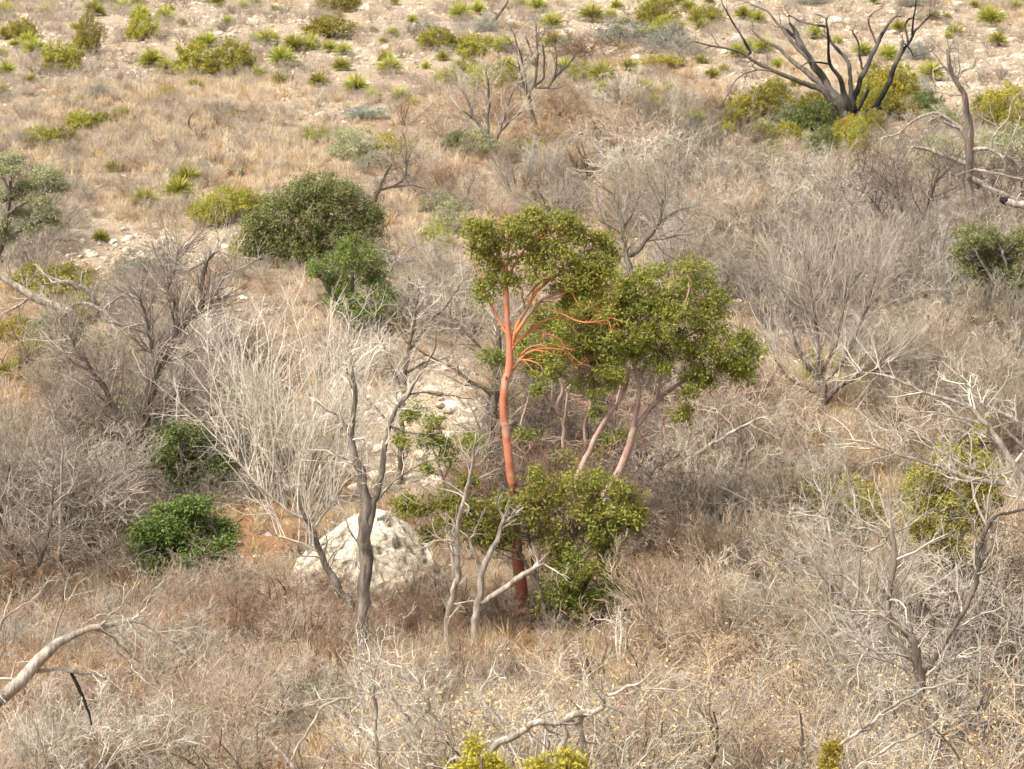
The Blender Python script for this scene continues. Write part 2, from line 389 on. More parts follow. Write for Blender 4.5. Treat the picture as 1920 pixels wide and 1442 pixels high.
def make_ground():
    ys = np.concatenate([np.linspace(-60, 22, 20), np.linspace(24, 90, 330), np.linspace(90.5, 150, 130), np.linspace(155, 700, 40)])
    xs = np.concatenate([np.linspace(-350, -32, 24), np.linspace(-30, 30, 330), np.linspace(32, 350, 24)])
    X, Y = np.meshgrid(xs, ys, indexing='ij'); Z = H(X, Y)
    st = blobmask(X, Y, STONY)
    Z = Z + np.where((Y > 30) & (Y < 140), (.03 + .09 * st) * fbm(X, Y, 3, 2.3), 0)
    nx, ny = X.shape; idx = np.arange(nx * ny).reshape(nx, ny)
    q = np.stack([idx[:-1, :-1], idx[1:, :-1], idx[1:, 1:], idx[:-1, 1:]], -1).reshape(-1, 4)
    mb = MB(); mb.add(np.stack([X, Y, Z], -1), quads=q)
    me = mb.mesh('ground', ['ground'])
    for nm, val in (('stony', st), ('red', blobmask(X, Y, RED)), ('duff_shade', duff_shade_at(X, Y) * (1 - st) * (1 - .8 * blobmask(X, Y, STRAWY)))):
        a = me.attributes.new(nm, 'FLOAT', 'POINT'); a.data.foreach_set('value', val.astype(np.float32).ravel())
    o = link('ground', me); tag(o, kind='structure')
make_ground()

# ------------------------------------------------------------------ prototypes
def proto_bush(seed, nst=14, spread=50, base=.12, lv=(5, 5, 4), up=.06, wob=.2, r0=.012, mats=('twig_grey',), leaf=0, leafL=.05, ang=(20, 55), lr=(.4, .65), arch=0, stemlv=False):
    rg = np.random.default_rng(seed); mb = MB()
    az = rg.uniform(0, 2 * math.pi, nst); tl = np.radians(np.sqrt(rg.random(nst)) * spread)
    d = np.stack([np.sin(tl) * np.cos(az), np.sin(tl) * np.sin(az), np.cos(tl)], 1)
    s = np.stack([np.cos(az) * base * rg.random(nst), np.sin(az) * base * rg.random(nst), np.full(nst, -.04)], 1)
    b = shoots(s, d, rg.uniform(.65, 1.0, nst), r0 * rg.uniform(.6, 1.2, nst), 7, wob * .6, up - arch, .35, rg)
    tubes(mb, b[0], b[1], 4, 1, rg)
    last = b
    for j, n in enumerate(lv):
        last = kids(b if j == 0 else last, n, .15, 1, ang, lr, .6, [5, 4, 3][j], wob, up, .4, rg, rmin=.0022)
        tubes(mb, last[0], last[1] * np.exp(rg.normal(0, .3, (len(last[0]), 1))), 3, 1 if j == 0 and stemlv else 0, rg)
    if leaf:
        k = rg.integers(0, len(last[0]), leaf); p = last[0][k, -1] * .6 + last[0][k, 0] * .4 + rg.normal(size=(leaf, 3)) * .01
        leaves(mb, p, rdir(leaf, rg), rdir(leaf, rg), leafL * rg.uniform(.6, 1.3, leaf), leafL * .5, 2, rg=rg)
    mats = list(mats); mats.insert(1, 'stem_' + mats[0]); return mb.mesh('bush', mats)
def clumpleaves(mb, c, rad, n, L, W, rg, mi=0, upness=.5, squash=.75, lowcut=-.5, outward=.6):
    """c (K,3), rad (K,) : leaf clumps; n leaves on each"""
    K = len(c); d = rdir(K * n, rg)
    low = d[:, 2] < lowcut; d[low, 2] *= -1
    rr = np.repeat(rad, n) * rg.uniform(.45, 1.05, K * n)
    p = np.repeat(c, n, 0) + d * rr[:, None] * np.array([1, 1, squash])
    ld = norm(d * outward + rdir(K * n, rg) * .9)
    nm = norm(d * .5 + np.array([0, 0, upness]) + rdir(K * n, rg) * .7)
    cv = np.repeat(rg.random(K), n) * .4 + rg.random(K * n) * .6
    leaves(mb, p, ld, nm, L * rg.uniform(.7, 1.25, K * n), W, mi, cv, rg=rg)
def proto_dome(seed, K=90, n=45, L=.045, W=.022, clump=.13, mats=('green_bush', 'twig_dark'), spiky=0, open_=.0, wide=1.0, stems=10):
    """rounded leafy shrub about 1 m high and 1.2 m wide"""
    rg = np.random.default_rng(seed); mb = MB()
    lob = rdir(9, rg); lob[:, 2] = abs(lob[:, 2]) * .8; amp = rg.uniform(-.35, .42, 9)
    d = rdir(K, rg); d[:, 2] = np.abs(d[:, 2]) * rg.uniform(.5, 1.2, K) + .02; d = norm(d)
    f = 1 + (np.clip(d @ lob.T, 0, 1) ** 3 @ amp)
    r = f * np.where(rg.random(K) < .68, rg.uniform(.78, 1.0, K), rg.uniform(.35, .78, K))
    K_ = K
    c = d * r[:, None] * np.array([.62 * wide, .62 * wide, .82]) + np.array([0, 0, .08])
    clumpleaves(mb, c, clump * rg.uniform(.7, 1.3, K), n, L, W, rg)
    if spiky:
        S = spiky; dd = rdir(S, rg); dd[:, 2] = abs(dd[:, 2]); s = dd * np.array([.5, .5, .6]) + np.array([0, 0, .12])
        hh = rg.uniform(.16, .42, S)
        for j in range(5):
            cc = s + np.stack([dd[:, 0] * .05 * j, dd[:, 1] * .05 * j, hh * j / 4], 1)
            clumpleaves(mb, cc, np.full(S, .075 - .011 * j), int(n * .5), L * .8, W, rg, squash=1.4)
    b = shoots(np.zeros((stems, 3)) + rg.normal(size=(stems, 3)) * [.05, .05, 0], norm(rg.normal(size=(stems, 3)) * [.7, .7, .2] + [0, 0, .9]), .8, .018, 5, .15, .02, .3, rg)
    tubes(mb, b[0], b[1], 4, 1, rg)
    k = kids(b, 6, .3, 1, (25, 60), (.4, .7), .5, 4, .2, .05, .3, rg); tubes(mb, k[0], k[1], 3, 1, rg)
    return mb.mesh('leafy', mats)
def proto_sotol(seed, n=300, yellow=0):
    rg = np.random.default_rng(seed); mb = MB()
    az = rg.uniform(0, 2 * math.pi, n); el = np.arcsin(np.clip(rg.uniform(-.15, 1, n), -1, 1))
    d = np.stack([np.cos(az) * np.cos(el), np.sin(az) * np.cos(el), np.sin(el)], 1)
    L = rg.uniform(.42, .6, n) * np.where(el < .1, .85, 1)
    c = d * .05 + np.array([0, 0, .17])
    side = norm(np.cross(d, rdir(n, rg))) * .017
    m = c + d * (L * .55)[:, None]; e = c + d * L[:, None] - np.array([0, 0, 1]) * (L * .16 * np.cos(el))[:, None]
    v = np.stack([c + side, c - side, m - side * .8, m + side * .8, e], 1)
    base = np.arange(n)[:, None] * 5
    var = np.repeat(np.clip(rg.normal(.5, .25, n) + .3 * (el > .6), 0, .89), 5)
    mb.add(v, quads=base + np.array([0, 1, 2, 3]), tris=base + np.array([3, 2, 4]), var=var)
    k = n // 3                                       # old dry skirt
    az = rg.uniform(0, 2 * math.pi, k); el = rg.uniform(-.5, .05, k)
    d = np.stack([np.cos(az) * np.cos(el), np.sin(az) * np.cos(el), np.sin(el)], 1); c = d * .04 + np.array([0, 0, .14])
    side = norm(np.cross(d, [0, 0, 1.])) * .012; LL = rg.uniform(.3, .5, k)
    v = np.stack([c + side, c - side, c + d * LL[:, None]], 1)
    mb.add(v, tris=np.arange(k * 3).reshape(k, 3), mi=1, var=np.repeat(rg.random(k), 3))
    return mb.mesh('sotol', ['sotol_leaf', 'straw'])
def proto_grass(seed, n=42, h=.35, mats=('straw',)):
    rg = np.random.default_rng(seed); mb = MB()
    az = rg.uniform(0, 2 * math.pi, n); tl = np.radians(rg.uniform(3, 48, n))
    d = np.stack([np.cos(az) * np.sin(tl), np.sin(az) * np.sin(tl), np.cos(tl)], 1)
    c = np.stack([rg.normal(0, .06, n), rg.normal(0, .06, n), np.full(n, -.01)], 1)
    L = rg.uniform(.5, 1.1, n) * h; side = norm(np.cross(d, rdir(n, rg))) * .006
    m = c + d * (L * .6)[:, None]; e = m + norm(d + np.array([0, 0, -.45])) * (L * .45)[:, None]
    v = np.stack([c + side, c - side, m - side * .8, m + side * .8, e], 1)
    b = np.arange(n)[:, None] * 5
    mb.add(v, quads=b + np.array([0, 1, 2, 3]), tris=b + np.array([3, 2, 4]), var=np.repeat(rg.random(n), 5))
    return mb.mesh('grass', mats)
import bmesh
def proto_rock(seed, sub=2, flat=.6, mat='stone'):
    rg = np.random.default_rng(seed); bm = bmesh.new()
    bmesh.ops.create_icosphere(bm, subdivisions=sub, radius=.5)
    pl = rdir(11, rg); off = rg.uniform(.27, .45, 11)
    sc = np.array([rg.uniform(.85, 1.3), rg.uniform(.7, 1.1), flat * rg.uniform(.7, 1.2)])
    for v in bm.verts:
        p = np.array(v.co)
        for n_, o_ in zip(pl, off):
            dd = p @ n_ - o_
            if dd > 0: p = p - n_ * dd
        p = p * (1 + .07 * rg.uniform(-1, 1)) * sc
        v.co = p
    me = bpy.data.meshes.new('rock'); bm.to_mesh(me); bm.free(); me.materials.append(M[mat])
    return me

BARE = [blob(*b) for b in [(790, 780, 110, 110), (720, 870, 90, 70), (500, 1000, 80, 70), (850, 800, 80, 90), (690, 840, 60, 60), (310, 480, 170, 55), (640, 930, 60, 50), (1640, 780, 60, 30), (340, 955, 60, 20)]]
BUSH = {
 'round': [proto_bush(s, 15, 60, .14, (6, 5, 4), .07, .26, .011) for s in (1, 2, 3, 101)],
 'vase': [proto_bush(s, 16, 36, .10, (6, 5, 4), .09, .18, .012, ang=(12, 42)) for s in (4, 5, 6, 102)],
 'tangle': [proto_bush(s, 12, 75, .25, (6, 6, 4), .02, .40, .012, ang=(30, 85), lr=(.4, .8)) for s in (7, 8, 103)],
 'arching': [proto_bush(s, 14, 62, .2, (6, 5, 4), .0, .24, .011, ang=(20, 65), arch=.10) for s in (9, 10, 104)],
 'dryleaf': [proto_bush(s, 12, 52, .15, (5, 5, 3), .06, .26, .012, ('twig_tan', 'dry_leaf'), leaf=1200, leafL=.024) for s in (11, 12)],
 'rust': [proto_bush(s, 16, 65, .2, (5, 5, 3), .05, .25, .008, ('twig_tan', 'rust_leaf'), leaf=4200, leafL=.035) for s in (13, 14)],
 'sparse': [proto_bush(s, 7, 48, .1, (5, 5, 3), .06, .32, .017, stemlv=True) for s in (15, 16, 17, 105)],
 'claw': [proto_bush(s, 5, 46, .08, (4, 4, 3), .05, .38, .016, ang=(25, 75), lr=(.35, .6)) for s in (18, 19, 106)],
}
LEAFY = {
 'juniper': [proto_dome(s, 150, 42, .062, .028, .12, ('juniper', 'twig_dark'), spiky=16) for s in (21, 22, 23)],
 'olive_yellow': [proto_dome(s, 140, 42, .062, .03, .12, ('olive_yellow', 'twig_dark'), spiky=5) for s in (24, 25)],
 'green_bush': [proto_dome(s, 160, 42, .065, .032, .13, ('green_bush', 'twig_dark'), spiky=8) for s in (26, 27)],
 'grey_green': [proto_dome(s, 150, 40, .055, .024, .12, ('grey_green', 'twig_grey')) for s in (28, 29)],
 'blue_grey': [proto_dome(s, 110, 40, .05, .02, .13, ('blue_grey', 'twig_grey'), spiky=4) for s in (30, 31)],
 'green_spiky': [proto_dome(s, 120, 40, .06, .022, .12, ('sotol_leaf', 'twig_grey'), spiky=8) for s in (32, 33)],
}
SOTOL = [proto_sotol(s) for s in (41, 42, 43, 44)]
GRASS = [proto_grass(s) for s in (51, 52, 53, 54)]
GRASSG = [proto_grass(s, mats=('straw_gold',)) for s in (55, 56)]
ROCK = [proto_rock(s) for s in range(60, 70)]
PEB = [proto_rock(s, 1) for s in range(70, 76)]

def place(name, me, p, s, look, cat, group=None, mats=None, rz=None, sink=0.0, tilt=0.0):
    o = link(name, me, loc=(p[0], p[1], p[2] - sink))
    o.scale = (s if isinstance(s, tuple) else (s, s, s))
    o.rotation_euler = (random.uniform(-tilt, tilt), random.uniform(-tilt, tilt), random.uniform(0, 6.28) if rz is None else rz)
    if mats:
        for i, m in enumerate(mats):
            if m: o.material_slots[i].link = 'OBJECT'; o.material_slots[i].material = M[m]
    tag(o, cat=cat, group=group, look=look)
    return o

# ------------------------------------------------------------------ traced trees
class Tree:
    """a tree whose limbs follow given outlines at real depth; each limb is a part"""
    def __init__(s, name, look, cat, Y, base, seed=0):
        s.Y = Y; s.rg = np.random.default_rng(seed + 500)
        s.base = at(base[0], base[1], Y)
        s.base[2] = float(H(s.base[0], s.base[1])) if len(base) < 3 else s.base[2]
        s.root = link(name, None, loc=s.base)
        tag(s.root, cat=cat, label=look)
        THINGS.append((s.root, None))
        s.pts = None; s.batches = []
        s.allp = []; s.allr = []
    def near(s, q, up=None):
        P = np.concatenate(s.allp); Rr = np.concatenate(s.allr)
        u, v = proj(P); uq, vq = q
        i = int(np.argmin((u - uq) ** 2 + (v - vq) ** 2)); return P[i], Rr[i]
    def limb(s, pts, mat, part='limb', dy=None, k=8, cap=True, wob=.35, ground=False, rough=.08):
        a = np.array(pts, float); n = len(a)
        seg = np.concatenate([[0], np.cumsum(np.hypot(np.diff(a[:, 0]), np.diff(a[:, 1])))])
        m = max(int(seg[-1] / max(7, .55 * a[:, 2].max() if a.shape[1] > 2 else 7)), int(n * 1.3), 4)
        tt = np.linspace(0, seg[-1], m)
        def sm(x):
            y = np.interp(tt, seg, x)
            z = np.pad(y, 1, mode='edge'); z = (z[:-2] + 2 * y + z[2:]) / 4; z[0] = y[0]; z[-1] = y[-1]; return z
        u, v, wd = sm(a[:, 0]), sm(a[:, 1]), sm(a[:, 2] if a.shape[1] > 2 else np.full(n, 3))
        Lm = seg[-1] / px(s.Y)
        if dy is None: dy = s.rg.uniform(-.35, .35) * Lm
        if s.allp:
            p0, r0 = s.near((u[0], v[0])); y0 = p0[1]
        else: p0 = None; y0 = s.Y
        yy = y0 + dy * tt / seg[-1] + np.cumsum(s.rg.normal(size=m)) * wob * .02
        P = at(u, v, yy); rad = wd * (.37 if mat.startswith('bark') else .47) / px(s.Y)
        if mat.startswith('bark'): rough = min(rough, .025)
        else: rough *= .75
        P[1:-1] += s.rg.normal(size=(m - 2, 3)) * rad[1:-1, None] * .10
        if not mat.startswith('bark') and part in ('limb', 'trunk') and m > 5:
            jn = s.rg.normal(size=(m, 3)); jn[1:-1] = (jn[:-2] + jn[1:-1] * 1.6 + jn[2:]) / 2.4; jn[0] = 0; jn[-1] = 0
            P = P + jn * np.clip(rad * .28, .008, .03)[:, None]
        if p0 is not None and np.linalg.norm(P[0] - p0) < .35:
            P = np.concatenate([p0[None], P]); rad = np.concatenate([[rad[0] * .9], rad])
        if ground:
            g = np.array([P[0][0], P[0][1], float(H(P[0][0], P[0][1])) - .2])
            if P[0][2] > g[2] + .1: P = np.concatenate([g[None], P]); rad = np.concatenate([[rad[0] * 1.15], rad])
        mb = MB(); tubes(mb, P, rad, k, 0, s.rg, cap, var=np.array([.5]), rough=rough)
        o = link(part, mb.mesh(part, [mat], origin=s.base), s.root)
        s.allp.append(P); s.allr.append(rad); s.batches.append((P, rad))
        return o
    def twigs(s, mat, per_m=5, L=(.3, .9), lv=(4, 3), minr=.0, ang=(25, 70), up=.04, wob=.28, r=None, only=None, part='twigs', rr=.5, rmin=.0022, k=3, maxr=1e9, tip=True):
        mb = MB(); rg = s.rg; S = []; D = []; LL = []; RR = []
        for bi, (P, rad) in enumerate(s.batches):
            if only is not None and bi not in only: continue
            seg = np.linalg.norm(np.diff(P, axis=0), axis=1); tot = seg.sum(); n = max(int(tot * per_m), 1)
            cs = np.concatenate([[0], np.cumsum(seg)])
            t = tot * (1 - rg.random(n) ** 1.4 * .85)
            i = np.clip(np.searchsorted(cs, t) - 1, 0, len(P) - 2)
            rad_i = rad[i]; ok = rad_i < maxr; i = i[ok]; t = t[ok]
            if tip: i = np.concatenate([i, [len(P) - 2] * 2]); t = np.concatenate([t, [tot * .999] * 2])
            T = norm(P[i + 1] - P[i]); p = P[i] + T * (t - cs[i])[:, None]
            x = norm(np.cross(T, rdir(len(i), rg))); a = np.radians(rg.uniform(*ang, len(i)))[:, None]
            S.append(p); D.append(np.cos(a) * T + np.sin(a) * x); LL.append(rg.uniform(*L, len(i))); RR.append(np.clip(rad[i] * rr, rmin, .02))
        b = shoots(np.concatenate(S), np.concatenate(D), np.concatenate(LL), np.concatenate(RR), 6, wob * .7, up, .35, rg)
        tubes(mb, b[0], b[1], 4, 0, rg)
        for j, n in enumerate(lv):
            b = kids(b, n, .15, 1, ang, (.4, .7), .6, [4, 3, 3][j], wob, up, .4, rg, rmin=rmin); tubes(mb, b[0], b[1], k, 0, rg)
        o = link(part, mb.mesh(part, [mat], origin=s.base), s.root); o['kind'] = 'stuff'
        return b
    def crown(s, blobs, leafmat, twigmat, dens=1.0, grow=1.0, leafL=.075, leafW=.032, clump=(.10, .23), nleaf=52, part='foliage', depth=.9, conn=True, darkmat=None):
        rg = s.rg; C = []; RA = []
        for b in blobs:
            u, v, ru, rv = b[:4]; dy = b[4] if len(b) > 4 else rg.uniform(-.3, .3)
            c = at(u, v, s.Y + dy); rx, rz = ru / px(s.Y), rv / px(s.Y); ry = rx * depth
            q_ = grow * rg.uniform(.88, 1.1); rx *= 1.12 * q_; ry *= 1.1 * q_; rz *= 1.3 * q_
            n = max(int(dens * (rx * rz * 4 + rx * ry + rz * ry) * 27), 5)
            d = rdir(n, rg); r = rg.uniform(.35, 1, n) ** .5
            cl = rg.uniform(*clump, n) * np.where(rg.random(n) < .25, 1.25, .9)
            cc = c + d * r[:, None] * np.maximum(np.array([rx, ry, rz]) - np.mean(clump) * .55, .05)
            C.append(cc); RA.append(np.minimum(cl, max(rz * .9, .1)))
        C = np.concatenate(C); RA = np.concatenate(RA)
        mb = MB(); clumpleaves(mb, C, RA, nleaf, leafL, leafW, rg, 0, .7, .70, -.8, .5)
        e = rdir(len(C) * 3, rg); SP_ = np.repeat(C, 3, 0) + e * np.repeat(RA, 3)[:, None] * rg.uniform(1.0, 1.75, len(e))[:, None]
        clumpleaves(mb, SP_, rg.uniform(.035, .08, len(e)), 11, leafL, leafW, rg, 0, .7, .9, -1, .7)
        o = link(part, mb.mesh(part, [leafmat], origin=s.base), s.root); o['kind'] = 'stuff'
        if conn:
            P = np.concatenate(s.allp); Rr = np.concatenate(s.allr)
            D = np.linalg.norm(C[:, None] - P[None], axis=2) + 2.0 * np.maximum(P[None, :, 2] - C[:, None, 2], 0)
            j = D.argmin(1); A = P[j]; t = np.linspace(0, 1, 7)[None, :, None]
            B = A[:, None] * (1 - t) + C[:, None] * t
            ln = np.linalg.norm(C - A, axis=1); ok = (ln < 1.15) & (rg.random(len(ln)) < .8); B = B[ok]; ln = ln[ok]
            B[:, 1:-1] += rg.normal(size=B[:, 1:-1].shape) * .05 * ln[:, None, None]
            B[:, :, 2] -= (np.sin(np.linspace(0, math.pi, 7)) * .10)[None] * ln[:, None]
            r0 = np.clip(ln * .008 + .004, .004, .018); rad = r0[:, None] * np.linspace(1, .35, 7)[None]
            mb = MB(); tubes(mb, B, rad, 4, 0, rg)
            k = kids((B, rad, ln), 3, .5, 1, (25, 60), (.2, .35), .5, 3, .2, .05, .4, rg); tubes(mb, k[0], k[1], 3, 0, rg)
            o = link('twigs', mb.mesh('twigs', [twigmat], origin=s.base), s.root); o['kind'] = 'stuff'

# ================================================================== TREES
def YG(u, v): return float(G(u, v)[1])

# --- main madrone
T = Tree('madrone_tree', 'tall madrone with smooth bright orange-red trunk and flat olive green crown', 'tree', 50.0, (990, 1180), 1)
T.limb([(990,1192,36),(982,1130,34),(974,1080,31),(966,1010,28),(963,960,24),(962,905,22)], 'bark_redbrown', 'lower_trunk', dy=0, k=12, ground=True, cap=False, wob=.1)
T.limb([(962,915,22),(955,870,22),(948,800,22),(943,765,20),(947,720,21),(955,690,21),(957,650,17),(952,610,15),(950,580,13),(950,545,11)], 'bark_orange', 'trunk', dy=.1, k=12, wob=.1, rough=.04)
mL = 'bark_limb'
for a in ([(950,550,10),(949,520,9),(940,490,7),(930,465,5),(915,440,3)], [(950,535,8),(962,500,7),(985,465,5),(1010,430,3)], [(950,525,7),(952,480,5),(960,440,3)],
          [(948,625,8),(938,605,7),(928,585,6),(918,567,6),(909,548,5),(905,525,4),(897,490,3)],
          [(957,655,13),(964,628,11),(972,602,10),(986,582,9),(998,560,8),(1006,545,8),(1022,533,7),(1036,520,5),(1052,510,3)],
          [(966,628,12),(984,600,11),(1000,578,9),(1015,562,8),(1032,555,6),(1050,550,5),(1075,545,4),(1095,530,3)],
          [(960,655,12),(968,638,10),(985,628,9),(1002,615,8),(1018,602,7),(1040,596,5),(1080,592,3)],
          [(1000,617,6),(1018,622,6),(1036,631,5),(1048,634,5),(1056,645,4),(1064,657,4)],
          [(962,690,15),(972,676,10),(984,664,8),(1000,657,7),(1020,653,6),(1045,655,5),(1064,658,5),(1065,672,4),(1080,682,3)],
          [(975,668,6),(985,655,5),(1000,648,4),(1020,645,3)],
          [(1012,572,6),(1035,582,5),(1058,590,5),(1075,600,5),(1095,605,5),(1118,604,5),(1138,600,3)],
          [(1018,560,5),(1045,560,5),(1060,548,4),(1078,543,4),(1098,540,3)],
          [(1110,604,4),(1125,608,4),(1138,607,3)], [(1118,600,3),(1126,590,3),(1128,582,2)],
          [(940,490,5),(925,500,4),(915,480,3)], [(985,560,5),(1010,530,5),(1050,515,4),(1080,508,3)]):
    T.limb(a, mL, 'limb', k=7, rough=.04)
T.twigs('bark_limb', 2.2, (.25, .75), (3,), ang=(25, 60), up=.06, wob=.3, only=list(range(2, 18)), rr=.55, part='branchlets')
T.crown([(885,428,22,18),(905,555,24,16,.2),(1000,400,30,14),(1062,412,26,14),(920,440,42,26),(970,425,50,24),(1030,425,50,24),(1075,440,38,26),(905,425,28,18),(930,480,42,32),(985,470,50,34),(1045,475,45,34),(1095,490,38,28),
         (920,525,34,24),(965,528,36,20),(1010,508,38,20),(1080,520,36,24),(1112,556,34,26),(1140,455,26,20),(1120,520,34,28),(1150,480,18,14),(1100,540,44,24,.3),(1060,545,36,18,.5),(1120,450,26,20),(900,470,20,22),(1135,500,26,22),(1060,570,26,12,.5)],
        'madrone_leaf', 'bark_limb', dens=.66, grow=.86)

# --- second madrone, pink trunks, right and a little behind
T = Tree('madrone_tree', 'broad madrone with several slanting pinkish grey trunks and wide green crown', 'tree', 53.5, (1095, 1050), 2)
T.limb([(1095,1050,26),(1115,980,25),(1150,900,23),(1168,868,21),(1182,830,19),(1190,800,17)], 'bark_pink', 'trunk', dy=.3, k=10, ground=True, wob=.1, rough=.04)
for a in ([(1188,805,15),(1192,780,14),(1197,752,13),(1199,735,12),(1197,712,11),(1190,695,9),(1190,668,8),(1196,640,6)],
          [(1190,800,15),(1205,785,15),(1220,765,14),(1238,745,13),(1256,732,12),(1272,722,10),(1290,700,7),(1310,680,5)],
          [(1232,752,9),(1236,728,8),(1240,700,7),(1243,670,6),(1250,640,5)], [(1197,712,7),(1215,680,6),(1240,650,5),(1270,630,4)],
          [(1190,668,5),(1205,640,5),(1230,620,4)], [(1285,560,6),(1298,540,5),(1306,520,3)],[(1250,640,5),(1268,610,5),(1285,570,5),(1292,545,4)],
          [(1272,722,6),(1300,708,5),(1335,700,4),(1370,694,3)], [(1272,722,5),(1290,735,4),(1320,722,3)], [(1330,690,4),(1360,700,4),(1385,690,3)], [(1192,680,6),(1165,655,5),(1130,640,4),(1095,625,3)], [(1196,650,5),(1175,610,5),(1150,580,4),(1130,560,3)], [(1200,640,5),(1215,600,5),(1235,560,4),(1240,530,3)], [(1245,650,5),(1290,630,5),(1330,610,4),(1350,590,3)], [(1190,668,5),(1150,680,4),(1110,690,3)]):
    T.limb(a, 'bark_pink', 'limb', k=7, rough=.04)
T.limb([(1080,900,15),(1105,845,14),(1122,810,14),(1140,780,12),(1160,755,9),(1172,735,7),(1180,705,5)], 'bark_pink', 'trunk', dy=.4, k=9, ground=False)
T.crown([(1230,508,28,18),(1300,503,38,18),(1185,545,40,22),(1180,575,55,34),(1245,560,48,36),(1312,545,42,32),(1130,600,50,32),(1190,625,60,36),(1262,610,56,36),(1335,600,38,32),
         (1088,650,38,28),(1150,660,50,28),(1222,668,46,24),(1292,650,50,28),(1352,645,42,28),(1395,640,32,20),(1415,662,26,20),(1382,685,34,22),(1312,700,38,20),
         (1290,735,24,12),(1140,700,38,14),(1055,625,26,18),(1032,690,28,14),(1275,780,20,12),(1150,718,26,12),(1240,690,30,12),(1040,660,44,26,.5),(1010,620,36,24,.8),(1000,665,36,22,.7),(1075,640,44,30,.6),(1120,670,44,26,.4),(1080,560,34,22,.5),(1130,545,34,22,.3),(1160,590,44,26,.2),(1015,585,28,18,.8),(1060,600,40,26,.7),(1100,570,40,26,.5),(1150,560,40,26,.3),(1020,700,40,16,.6),(1090,720,40,14,.5),(1330,715,30,12),(1400,690,30,14),(1285,770,18,10),(1150,520,24,18),(1215,530,36,22),(1345,570,26,24),(1130,640,46,28,.5),(1075,590,34,22),(1100,690,40,18),(1060,660,36,24),(1290,705,24,12),(1390,700,30,16),(1350,690,36,20)],
        'madrone_leaf', 'bark_pink', dens=.60, grow=.92)
# --- third madrone: slim red-pink stems between
T = Tree('madrone_tree', 'slender madrone with thin red-pink stems standing between the two bigger madrones', 'tree', YG(1052, 965), (1052, 960), 3)
T.limb([(1052,960,12),(1055,880,12),(1056,830,11),(1058,800,10),(1050,780,9)], 'bark_pink', 'trunk', dy=.1, k=8, ground=True)
for a in ([(1052,782,9),(1042,765,10),(1050,745,10),(1057,735,9),(1052,715,8),(1046,700,6),(1050,670,4)], [(1045,768,8),(1032,755,8),(1020,738,7),(1014,715,7),(1008,700,5),(1005,680,3)],
          [(1034,752,5),(1036,730,5),(1034,705,4)], [(1057,800,7),(1062,760,7),(1064,735,6),(1075,715,4)], [(1057,735,6),(1072,720,5),(1085,700,3)]):
    T.limb(a, 'bark_pink', 'limb', k=7)
T.crown([(1005,690,24,16),(1030,660,26,16),(985,815,24,12),(1120,770,22,14),(1150,820,28,12),(1060,860,30,16),(1110,740,22,12),(1010,730,16,10),(985,640,24,16),(925,672,26,18),(1130,850,30,14)], 'madrone_leaf_dark', 'bark_pink', dens=.8)
for base_, lim_ in (((1010, 985), [(1010,985,10),(1005,920,9),(985,860,8),(975,800,7),(990,750,5),(1000,700,3)]), ((1075, 985), [(1075,985,11),(1085,900,10),(1100,850,9),(1095,800,8),(1108,760,6),(1100,710,4)]), ((1140, 985), [(1100,985,11),(1120,920,10),(1130,870,9),(1150,820,8),(1152,770,6),(1165,720,4)])):
    T.limb(lim_, 'bark_pink', 'trunk', k=8, ground=True, dy=.3)
# --- low madrone in front of the base
T = Tree('madrone_sapling', 'low rounded madrone sprouts around the foot of the orange trunk', 'tree', 48.4, (1040, 1185), 4)
for a in ([(1040,1190,14),(1042,1120,13),(1060,1050,11),(1085,990,9),(1100,930,6)], [(1035,1190,12),(1010,1100,10),(970,1030,8),(930,990,6),(890,965,4)],
          [(1045,1190,12),(1090,1110,10),(1130,1040,8),(1150,980,6),(1165,930,4)], [(1020,1120,8),(1000,1060,7),(990,1000,5),(1000,950,3)], [(930,990,5),(880,960,4),(830,940,3)],
          [(1060,1050,7),(1030,990,5),(1030,940,3)], [(1100,1090,6),(1120,1060,5),(1130,1030,3)], [(1085,990,6),(1120,950,4),(1140,920,3)], [(1035,1130,6),(1060,1100,5),(1080,1080,3)], [(940,1000,5),(935,960,4),(940,940,3)]):
    T.limb(a, 'dead_dark', 'stem', k=7, ground=a[0][1] == 1190, dy=.35)
T.crown([(1090,905,66,32),(1150,918,44,32),(1040,925,46,30),(1110,960,60,34),(1168,968,36,24),(930,950,46,30),(900,985,36,24),(962,988,36,24),(815,935,46,16),(785,955,38,24),(800,1003,30,16),
         (985,950,40,30),(935,1000,50,26),(880,950,34,18),(1000,900,36,24),(1180,930,30,24),(1080,1080,40,24),(1140,1000,44,30),(1040,1020,40,34),(1052,1062,34,24),(1112,1012,44,34),(1130,1062,32,26),(1060,1100,26,16),(870,965,36,22),(1010,975,36,24),(1190,985,20,16),(1150,1110,24,26),(1200,960,18,16),(840,945,44,22),(760,950,30,18),(850,985,40,22),(910,1020,36,22),(880,900,26,14),(1020,1140,22,10),(1085,1140,30,18),(760,940,24,14)],
        'madrone_leaf', 'dead_dark', dens=.55, grow=.80, leafL=.082)
T.crown([(1035,1110,30,26),(1070,1130,46,26),(1120,1120,40,26),(1150,1070,26,26),(1080,1060,44,30),(1130,990,40,30)], 'madrone_leaf_dark', 'dead_dark', dens=.55, leafL=.08)
T.twigs('twig_dark', 6, (.3, .9), (5, 4), ang=(25, 80), up=.0, wob=.3)
